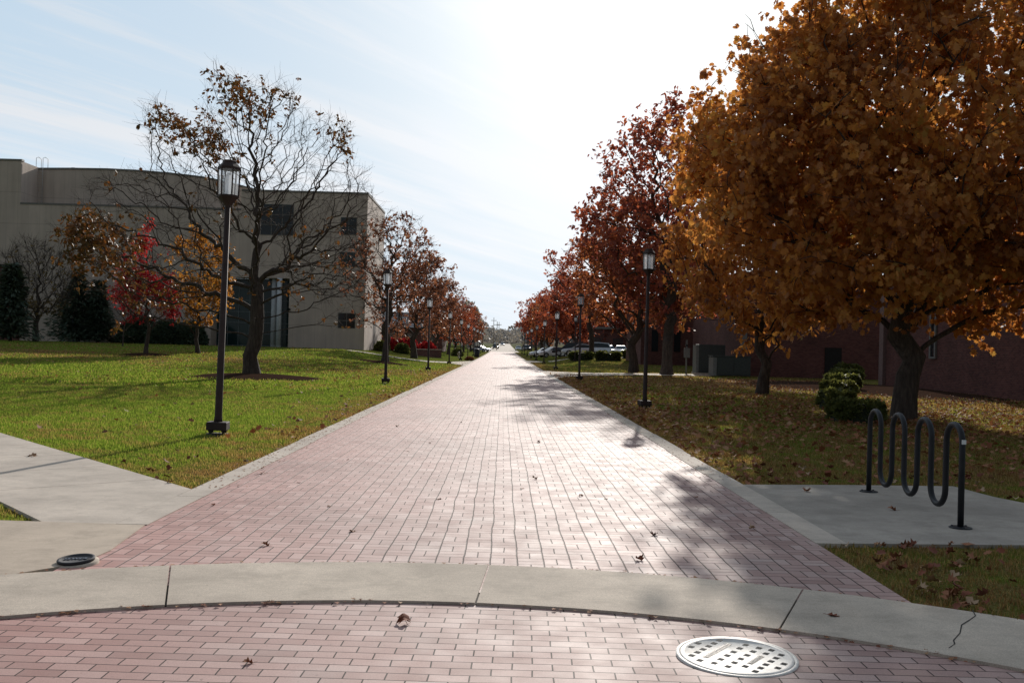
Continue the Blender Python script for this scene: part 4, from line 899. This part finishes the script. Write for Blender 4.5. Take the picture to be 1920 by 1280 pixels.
# ------------------------------------------------------------------ cars
def make_car(kind, paint):
    o = empty('parked_car', (0, 0, 0))
    S = {'sedan': dict(L=4.7, low=[(-2.35,.32),(-2.36,.62),(-2.28,.86),(-1.55,.97),(.95,.95),(1.9,.84),(2.28,.70),(2.36,.5),(2.34,.3)], cab=[(-1.62,.965),(-1.0,1.40),(-.3,1.47),(.35,1.43),(1.15,.945)], hw=.9),
         'suv': dict(L=4.7, low=[(-2.3,.38),(-2.33,.7),(-2.28,1.02),(-1.4,1.06),(1.0,1.06),(1.95,.98),(2.25,.82),(2.33,.6),(2.3,.38)], cab=[(-2.22,1.05),(-1.95,1.66),(-.6,1.76),(.3,1.72),(1.15,1.055)], hw=.94),
         'van': dict(L=5.0, low=[(-2.5,.4),(-2.52,.9),(-2.48,1.15),(-1.4,1.18),(1.4,1.15),(2.2,1.0),(2.48,.85),(2.5,.6),(2.48,.4)], cab=[(-2.46,1.17),(-2.32,1.93),(-.9,2.02),(.9,1.95),(1.75,1.1)], hw=.98)}[kind]
    hw = S['hw']; lowp = S['low']; cab = S['cab']
    m_ = MB(); n = len(lowp); secs = [(-hw, .86), (-hw*.94, 1.0), (hw*.94, 1.0), (hw, .86)]
    secs = [(-hw, 0), (-hw*.93, 1), (0, 1.0), (hw*.93, 1), (hw, 0)]
    vs = []
    for (yy, f) in secs:
        for (x, z) in lowp: vs.append((x*(1 if f else .975), yy, z if z < .5 else z-(.07 if not f else 0)))
    fs = [(i*n+j, (i+1)*n+j, (i+1)*n+(j+1) % n, i*n+(j+1) % n) for i in range(4) for j in range(n)]+[tuple(range(n)), tuple(range(4*n, 5*n))[::-1]]
    m_.add(vs, fs, True); nc = len(cab); vs = []
    zt = max(z for _, z in cab); zb_ = min(z for _, z in cab)
    for sgn in (-1, 1):
        for (x, z) in cab: vs.append((x, sgn*(hw*.93-.24*(z-zb_)/(zt-zb_)), z))
    m_.add(vs, [(j, j+1, nc+j+1, nc+j) for j in range(nc-1)]+[tuple(range(nc)), tuple(range(nc, 2*nc))[::-1]])
    bd = m_.build('body', paint, o)
    cx_ = sum(x for x, _ in cab)/nc; gl_ = MB()
    for sgn in (-1, 1):
        q = []
        for (x, z) in cab:
            zz_ = zb_+.05+(z-zb_)*.80; xx = cx_+(x-cx_)*.90; q.append((xx, sgn*(hw*.93-.24*(zz_-zb_)/(zt-zb_)+.006), zz_))
        gl_.add(q, [tuple(range(nc)) if sgn < 0 else tuple(range(nc))[::-1]])
    gl_.build('side_window', M['darkglass'], o)
    for (a_, c_, nm) in ((cab[-2], cab[-1], 'windscreen'), (cab[1], cab[0], 'rear_window')):
        sg_ = 1 if nm == 'windscreen' else -1; q = []
        for t, s2 in ((.12, 1), (.12, -1), (.9, -1), (.9, 1)):
            x = a_[0]*(1-t)+c_[0]*t; z = a_[1]*(1-t)+c_[1]*t; q.append((x+.012*sg_, s2*(hw*.93-.24*(z-zb_)/(zt-zb_)-.07), z+.008))
        MB().add(q, [(0, 1, 2, 3)]).build(nm, M['darkglass'], o)
    for wx in (-S['L']*.30, S['L']*.31):
        for sy in (-1, 1):
            wr = .33 if kind == 'sedan' else .37; whl = MB()
            t = MB(); nn = 20
            for (rr, yy) in ((wr*.62, .0), (wr*.92, .0), (wr, .03), (wr, .17), (wr*.92, .2), (wr*.3, .2)):
                t.v += [(wx+rr*math.cos(6.2832*k_/nn), sy*(hw+.012-yy), wr+rr*math.sin(6.2832*k_/nn)) for k_ in range(nn)]
            for r_ in range(5):
                for k_ in range(nn): t.f.append((r_*nn+k_, r_*nn+(k_+1) % nn, (r_+1)*nn+(k_+1) % nn, (r_+1)*nn+k_)); t.mi.append(0); t.sm.append(True)
            ty = t.build('wheel', M['rubber'], o)
            rmm = MB(); yq = sy*(hw+.004); rmm.add([(wx+wr*.6*math.cos(6.2832*k_/nn), yq, wr+wr*.6*math.sin(6.2832*k_/nn)) for k_ in range(nn)], [tuple(range(nn))]); rmm.build('rim', M['rim'], ty)
            ar = MB(); ar.add([(wx+wr*1.17*math.cos(math.pi*k_/12), sy*(hw-.015 if 0 else hw+.002), wr+wr*1.12*math.sin(math.pi*k_/12)) for k_ in range(13)], [tuple(range(13))]); ar.build('wheel_arch', M['dark'], o)
    zl_ = lowp[6][1]; xf = lowp[6][0]
    for sy in (-1, 1):
        MB().box(xf-.12, xf+.07, sy*hw*.72-.16, sy*hw*.72+.16, zl_-.12, zl_+.01).build('headlight', M['lamp_white'], o, bevel=.02)
        MB().box(-xf-.09, -xf+.1, sy*hw*.76-.13, sy*hw*.76+.13, zl_-.0, zl_+.14).build('tail_light', M['lamp_red'], o, bevel=.02)
        MB().box(cab[-1][0]-.35, cab[-1][0]-.2, sy*(hw+.02)-.07, sy*(hw+.02)+.07, cab[-1][1]+.02, cab[-1][1]+.15).build('mirror', paint, o, bevel=.02)
    MB().box(xf+.03, xf+.085, -hw*.45, hw*.45, zl_-.3, zl_-.12).build('grille', M['dark'], o)
    return o
def paint(n, c, mt=.3): return simple(n, c, .28, mt, .6, .03, 2)
silver = paint('silver_paint', (.52,.54,.56), .6); whitep = paint('white_car_paint', (.75,.76,.78), 0); darkp = paint('dark_car_paint', (.03,.032,.04)); bluep = paint('blue_car_paint', (.10,.14,.22)); tealp = paint('green_car_paint', (.10,.17,.18)); tanp = paint('tan_car_paint', (.33,.25,.22))
sed = {}
def car(kind, pt, x, y, rz, label, cat='car', grp='cars parked in the lot on the right', name='parked_car', z=None):
    o = make_car(kind, pt); o.name = name; o.location = (x, y, (gz(x, y)+.025) if z is None else z); o.rotation_euler.z = rz; tag(o, label, cat, grp)
car('sedan', silver, 9.5, 121.5, R(180), 'silver sedan parked side on behind the spreading oak trunk')
car('suv', darkp, 8.6, 126.5, R(176), 'dark sport utility vehicle behind the silver sedan')
car('suv', silver, 11.6, 128, R(184), 'pale wagon roof showing above the silver sedan')
car('sedan', whitep, 5.9+1.0, 134, R(200), 'white sedan at the left end of the parked cars')
car('sedan', silver, 6.2, 143, R(186), 'light grey sedan beyond the white sedan')
car('sedan', bluep, 16.1, 152, R(-86), 'dark blue car facing the camera, left of the white sedans', z=None)
car('sedan', whitep, 18.0, 152, R(-92), 'white car facing the camera between the blue car and the van')
car('van', whitep, 19.3, 146, R(-100), 'bright white van at the right end of the lot beside the trunk', 'van')
car('sedan', tanp, 20.2, 140, R(-95), 'tan sedan in front of the white van')
x = AT(929, 650, 330).x; car('suv', darkp, x, 330, R(-90), 'dark car driving toward the camera far down the street', 'car', 'cars on the far street', 'moving_car', gz(x, 330)+.03)
x = AT(933, 650, 372).x; car('van', tealp, x-.6, 372, R(-90), 'greenish van behind the dark car far down the street', 'van', 'cars on the far street', 'moving_car', gz(x, 372)+.03)
x = AT(942, 650, 480).x; car('suv', silver, x, 480, R(-90), 'small silver car at the crest of the far street', 'car', 'cars on the far street', 'moving_car', gz(x, 480)+.03)
car('sedan', silver, AT(901, 650, 236).x, 236, R(-30), 'silver car crossing behind the left row of trees', 'car', 'cars on the far street')
car('suv', darkp, AT(988, 650, 262).x, 262, R(-80), 'dark car parked under the far right trees', 'car', 'cars on the far street')
car('sedan', whitep, AT(972, 650, 300).x, 300, R(-90), 'white car by the right kerb far down the street', 'car', 'cars on the far street')

# ------------------------------------------------------------------ distant woodland (reads as one mass)
rs = np.random.default_rng(77); P = []
for side in (-1, 1):
    for q in range(60):
        Y = rs.uniform(430, 1100); xo = side*(rs.uniform(7, 16)+ (Y-430)*.02 + rs.exponential(50)); H = rs.uniform(6, 14); rr = rs.uniform(3, 6); z0 = gz(xo, min(Y, 600))+(Y-600)*.0*(Y > 600)
        n = 260; v = rs.normal(0, 1, (n, 3)); v /= np.linalg.norm(v, axis=1)[:, None]; v *= rs.uniform(.5, 1, (n, 1)); P.append(v*np.array([rr, rr, H*.5])+np.array([xo, Y, z0+H*.5]))
for q in range(110):
    Y = rs.uniform(700, 1300); xo = rs.uniform(-80, 80); H = rs.uniform(8, 15); n = 420; v = rs.normal(0, 1, (n, 3)); v /= np.linalg.norm(v, axis=1)[:, None]; P.append(v*np.array([8, 8, H*.6])+np.array([xo+((9 if xo > 0 else -9) if Y < 930 else 0), Y, 3.5+H*.5]))
for q in range(16):
    side = -1 if q < 10 else 1; Y = rs.uniform(265, 420); H = rs.uniform(9, 14); n = 380; v = rs.normal(0, 1, (n, 3)); v /= np.linalg.norm(v, axis=1)[:, None]; v *= rs.uniform(.4, 1, (n, 1)); xo = side*rs.uniform(8.5, 13); P.append(v*np.array([2.6, 2.6, H*.45])+np.array([xo, Y, gz(xo, Y)+H*.5]))
P = np.concatenate(P); n = len(P)
me = scatter_mesh('far_woodland', P, rs.uniform(0, 6.28, n), rs.uniform(-1.5, 1.5, n), rs.uniform(-1, 1, n), rs.uniform(1.0, 2.2, n), QUAD*np.array([1.5, 1, 1]))
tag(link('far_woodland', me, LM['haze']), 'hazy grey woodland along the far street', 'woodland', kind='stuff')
# scrubby woodland masses closing the view sideways
P = []
for q in range(150):
    side = -1 if q % 2 else 1; Y = rs.uniform(190, 420); xo = side*rs.uniform(26 if side > 0 else 45, 210); H = rs.uniform(6, 11); n = 220; v = rs.normal(0, 1, (n, 3)); v /= np.linalg.norm(v, axis=1)[:, None]; v *= rs.uniform(.6, 1, (n, 1))
    P.append(v*np.array([5, 5, H*.5])+np.array([xo, Y+20, gz(xo, Y)+H*.5]))
P = np.concatenate(P); n = len(P)
me = scatter_mesh('woodland', P, rs.uniform(0, 6.28, n), rs.uniform(-1.5, 1.5, n), rs.uniform(-1, 1, n), rs.uniform(.8, 1.5, n), QUAD*np.array([1.4, 1, 1]))
tag(link('woodland', me, LM['haze']), 'hazy grey woodland beyond the buildings', 'woodland', kind='stuff')

# ------------------------------------------------------------------ grass blades on the near lawns
def blades(name, label, x0, x1, y0, y1, dens, seed, ref=9):
    rs = np.random.default_rng(seed); n = int((x1-x0)*(y1-y0)*dens); X = rs.uniform(x0, x1, n); Y = rs.uniform(y0, y1, n)
    keep = rs.uniform(0, 1, n) < np.minimum(1, (ref/np.maximum(Y, 1))**2)
    px_ = X/Y; keep &= (px_ > -.60) & (px_ < .60)
    X, Y = X[keep], Y[keep]; jx = rs.normal(0, .028, n); X, Y = X, Y; keep = np.array([not paved(a_+j_, b_+j_*.6) for a_, b_, j_ in zip(X, Y, jx[:len(X)])]); X, Y = X[keep], Y[keep]; n = len(X)
    Z = np.array([gz(a_, b_) for a_, b_ in zip(X, Y)])-.032
    grow_ = np.maximum(1, Y/ref)
    nz = np.array([mnoise.noise(Vector((a_*.9, b_*.9, 0))) for a_, b_ in zip(X, Y)])
    tpl = np.array([(-.12,0,0),(.12,0,0),(.05,.6,.06),(0,1,.25)])
    me = scatter_mesh(name, np.stack([X, Y, Z], -1), rs.uniform(0, 6.28, n), rs.normal(1.0, .42, n), rs.uniform(-.5, .5, n), (rs.uniform(.022, .05, n)*(1+.35*nz))*np.minimum(grow_, 1.35 if y0 < 30 else 2.0), tpl*np.array([1, 1, 1]) if y0 < 30 else tpl*np.array([2.2, 1, 1]))
    # widen far blades a little so they keep covering
    o = link(name, me, M['grass']); tag(o, label, 'grass', kind='stuff')
blades('lawn_grass', 'short sunlit grass of the left lawn', -22, -3.2, 8.5, 34, 1900, 91, 13)
blades('lawn_grass', 'short shaded grass on the right of the path', 2.7, 17, 5.0, 30, 1800, 92, 12)
blades('lawn_grass', 'sunlit grass of the middle of the left lawn', -45, -3.2, 34, 100, 700, 94, 17)
blades('lawn_grass', 'grass under the trees farther along the right side', 2.9, 22, 30, 118, 500, 95, 17)
blades('lawn_grass', 'strip of turf left of the diagonal walk', -9, -3.8, 8.6, 12, 900, 93, 12)

# ------------------------------------------------------------------ fallen leaves
def fallen(seed, curl):
    rs = np.random.default_rng(seed); o_ = LOBED.copy(); o_[:, 1] -= .5; c = len(o_)
    v = [(x+rs.normal(0, .02), y+rs.normal(0, .02), 0) for x, y, _ in o_]+[(0, -.25, 0), (0, 0, 0), (0, .25, 0)]
    q_ = rs.uniform(0, 3.14); v = [(x, y, curl*((x*math.cos(q_)+y*math.sin(q_))**2*1.5)+.09*math.sin(6*x+seed)*math.cos(5*y+2*seed)*(.5+curl)) for x, y, _ in v]; z0_ = min(p_[2] for p_ in v)+.05; v = [(x, y, z-z0_) for x, y, z in v]
    fs = []
    def mid(i): y = o_[i][1]; return c if y < -.12 else c+1 if y < .16 else c+2
    for i in range(c):
        j = (i+1) % c; a_, b_ = mid(i), mid(j); fs.append((i, j, b_))
        if a_ != b_: fs.append((i, b_, a_))
    m_ = MB().add(v, fs, True); m_.tube([(0, -.5, .03), (.02, -.68, .06), (.06, -.8, .03)], .012, 4); me = m_.mesh('fallen_leaf'); me.materials.append(None); return me
lmats = []
for i, c in enumerate([(.20,.065,.035), (.30,.13,.07), (.36,.2,.11), (.19,.07,.045), (.42,.29,.19)]):
    lmats.append(simple('dry_leaf_%d' % i, c, .8, 0, .15, .35, 30))
kinds = []
for i in range(10):
    me = fallen(i, [.5, 1.1, .25, .9, 1.5][i % 5]); me.materials[0] = lmats[[0, 1, 3, 2, 1, 0, 4, 1, 3, 0][i]]; kinds.append(me)
gF1 = 'dry leaves scattered on the brick path'; gF2 = 'fallen leaves lying on the grass'
onpath = [(652,862),(806,831),(822,936),(617,950),(497,1023),(980,916),(1003,898),(1136,935),(1225,1003),(1199,1050),(1305,932),(400,947),(765,846),(660,997),(465,1240),(890,742),(745,800),(1030,800),(865,792),(1010,830),(930,770),(1090,930),(560,905)]
for i, (px, py) in enumerate(onpath):
    p = G(px, py); o = link('fallen_leaf', kinds[i % 10], None); o.location = (p.x, p.y, .003 if py < 1150 else -.006); s = random.uniform(.04, .085); o.scale = (s, s, s); o.rotation_euler = (random.uniform(-.1, .1), random.uniform(-.1, .1), random.uniform(0, 6.28))
    tag(o, 'dry brown oak leaf lying on the brick path', 'leaf', gF1)
p = G(757, 1166); cm = fallen(3, 1.0)
for v in cm.vertices:
    x, y, z = v.co; a_ = x*3.0; v.co = (math.sin(a_)*.38, y*.9+.1*math.sin(a_*2), math.cos(a_)*.42+.16*y+.05*math.sin(9*y))
cm.materials[0] = lmats[0]; o = link('fallen_leaf', cm, None); o.location = (p.x, p.y, -.018); zmn = min(v.co.z for v in cm.vertices); o.scale = (.125,)*3; o.rotation_euler = (0, 0, R(14)); o.location.z = -.010-zmn*.125; tag(o, 'large curled brown leaf standing up on the brick street below the kerb', 'leaf')
for i, (px, py, s, lab) in enumerate([(1512, 922, .12, 'pale curled leaf on the far part of the rack pad'), (1672, 957, .10, 'tan leaf on the concrete in front of the bike rack'), (1815, 1022, .14, 'dark red leaf at the near edge of the rack pad'), (1563, 1158, .09, 'faded leaf lying on the kerb right of the joint'), (62, 856, .13, 'brown leaf flat on the diagonal walk at the left'), (1410, 993, .08, 'brown leaf in the tree shadow at the right of the path'), (490, 888, .10, 'pinkish leaf on the concrete edging at the left')]):
    p = G(px, py); o = link('fallen_leaf', kinds[(i*3+1) % 10], None); o.location = (p.x, p.y, .009); o.scale = (s,)*3; o.rotation_euler = (.05, .05, i*1.3); tag(o, lab, 'leaf')
rs = np.random.default_rng(101); cand = []
while len(cand) < 19000:
    u = rs.uniform()
    if u < .58: x, y = rs.uniform(2.9, 20), rs.uniform(5, 62)
    else: x, y = rs.uniform(-40, -3.2), rs.uniform(9, 105)
    if not -.58 < x/y < .58: continue
    if u >= .58:
        dens = .22+.9*math.exp(-((y-(-.25*x+60))/11)**2)+.5*math.exp(-((x+4)/1.6)**2)*(y < 40)+.5*math.exp(-((x-ob.x)**2+(y-ob.y)**2)/40)
        dens *= .15+1.1*max(0, .4+mnoise.noise(Vector((x*.35, y*.35, 2))))*(.45 if y < 36 else 1); dens += .9*math.exp(-((x+3.5)/.5)**2)*(y < 45)
    else:
        dens = .35+1.3*math.exp(-((x-10.6)**2+(y-26)**2)/60)+1.2*(x > 12)+.2; dens *= .35+1.1*max(0, .5+mnoise.noise(Vector((x*.5, y*.5, 7)))); dens += .7*math.exp(-((x-3.2)/.45)**2); dens *= 1 if y < 50 else .6
    if rs.uniform() > dens or paved(x, y): continue
    cand.append((x, y))
cand.sort(key=lambda q: q[0]**2+q[1]**2)
NI = 262
for i, (x, y) in enumerate(cand[:NI]):
    o = link('fallen_leaf', kinds[i % 10], None); s = random.uniform(.06, .125); o.scale = (s, s, s); o.location = (x, y, gz(x, y)+.012); o.rotation_euler = (random.uniform(-.6, .6), random.uniform(-.6, .6), random.uniform(0, 6.28))
    tag(o, 'fallen oak leaf lying in the grass beside the path', 'leaf', gF2)
rest = np.array(cand[NI:])
crumb = np.column_stack([np.where(rs.uniform(size=2600) < .5, rs.normal(-3.15, .16, 2600), rs.normal(2.85, .2, 2600)), 8+42*rs.uniform(size=2600)**1.3])
crumb = crumb[((crumb[:, 0] < 0) & (crumb[:, 1] > 10.7)) | ((crumb[:, 0] > 0) & (crumb[:, 1] > 12.4))]
ka = rs.uniform(R(20), R(160), 500); kr = rs.choice([RI-.012, RO+.015], 500)+rs.normal(0, .02, 500); crumb2 = np.column_stack([C0[0]+kr*np.cos(ka), C0[1]+kr*np.sin(ka)])
nr_ = len(rest); rest = np.concatenate([rest, crumb, crumb2]); n = len(rest); Z = np.array([gz(a_, b_) for a_, b_ in rest])+.01; Z[nr_+len(crumb):] = .004; fl_ = np.where(np.arange(n) < nr_, 1, .35)
me = scatter_mesh('leaf_litter', np.column_stack([rest, Z]), rs.uniform(0, 6.28, n), rs.normal(0, .35, n)*fl_, rs.normal(0, .4, n)*fl_, np.where(np.arange(n) < nr_, rs.uniform(.07, .15, n), rs.uniform(.012, .045, n)), LOBED*np.array([1, 1, 2.5]))
tag(link('leaf_litter', me, LM['litter']), 'fallen leaves strewn over the lawns and mulch', 'leaf litter', kind='stuff')
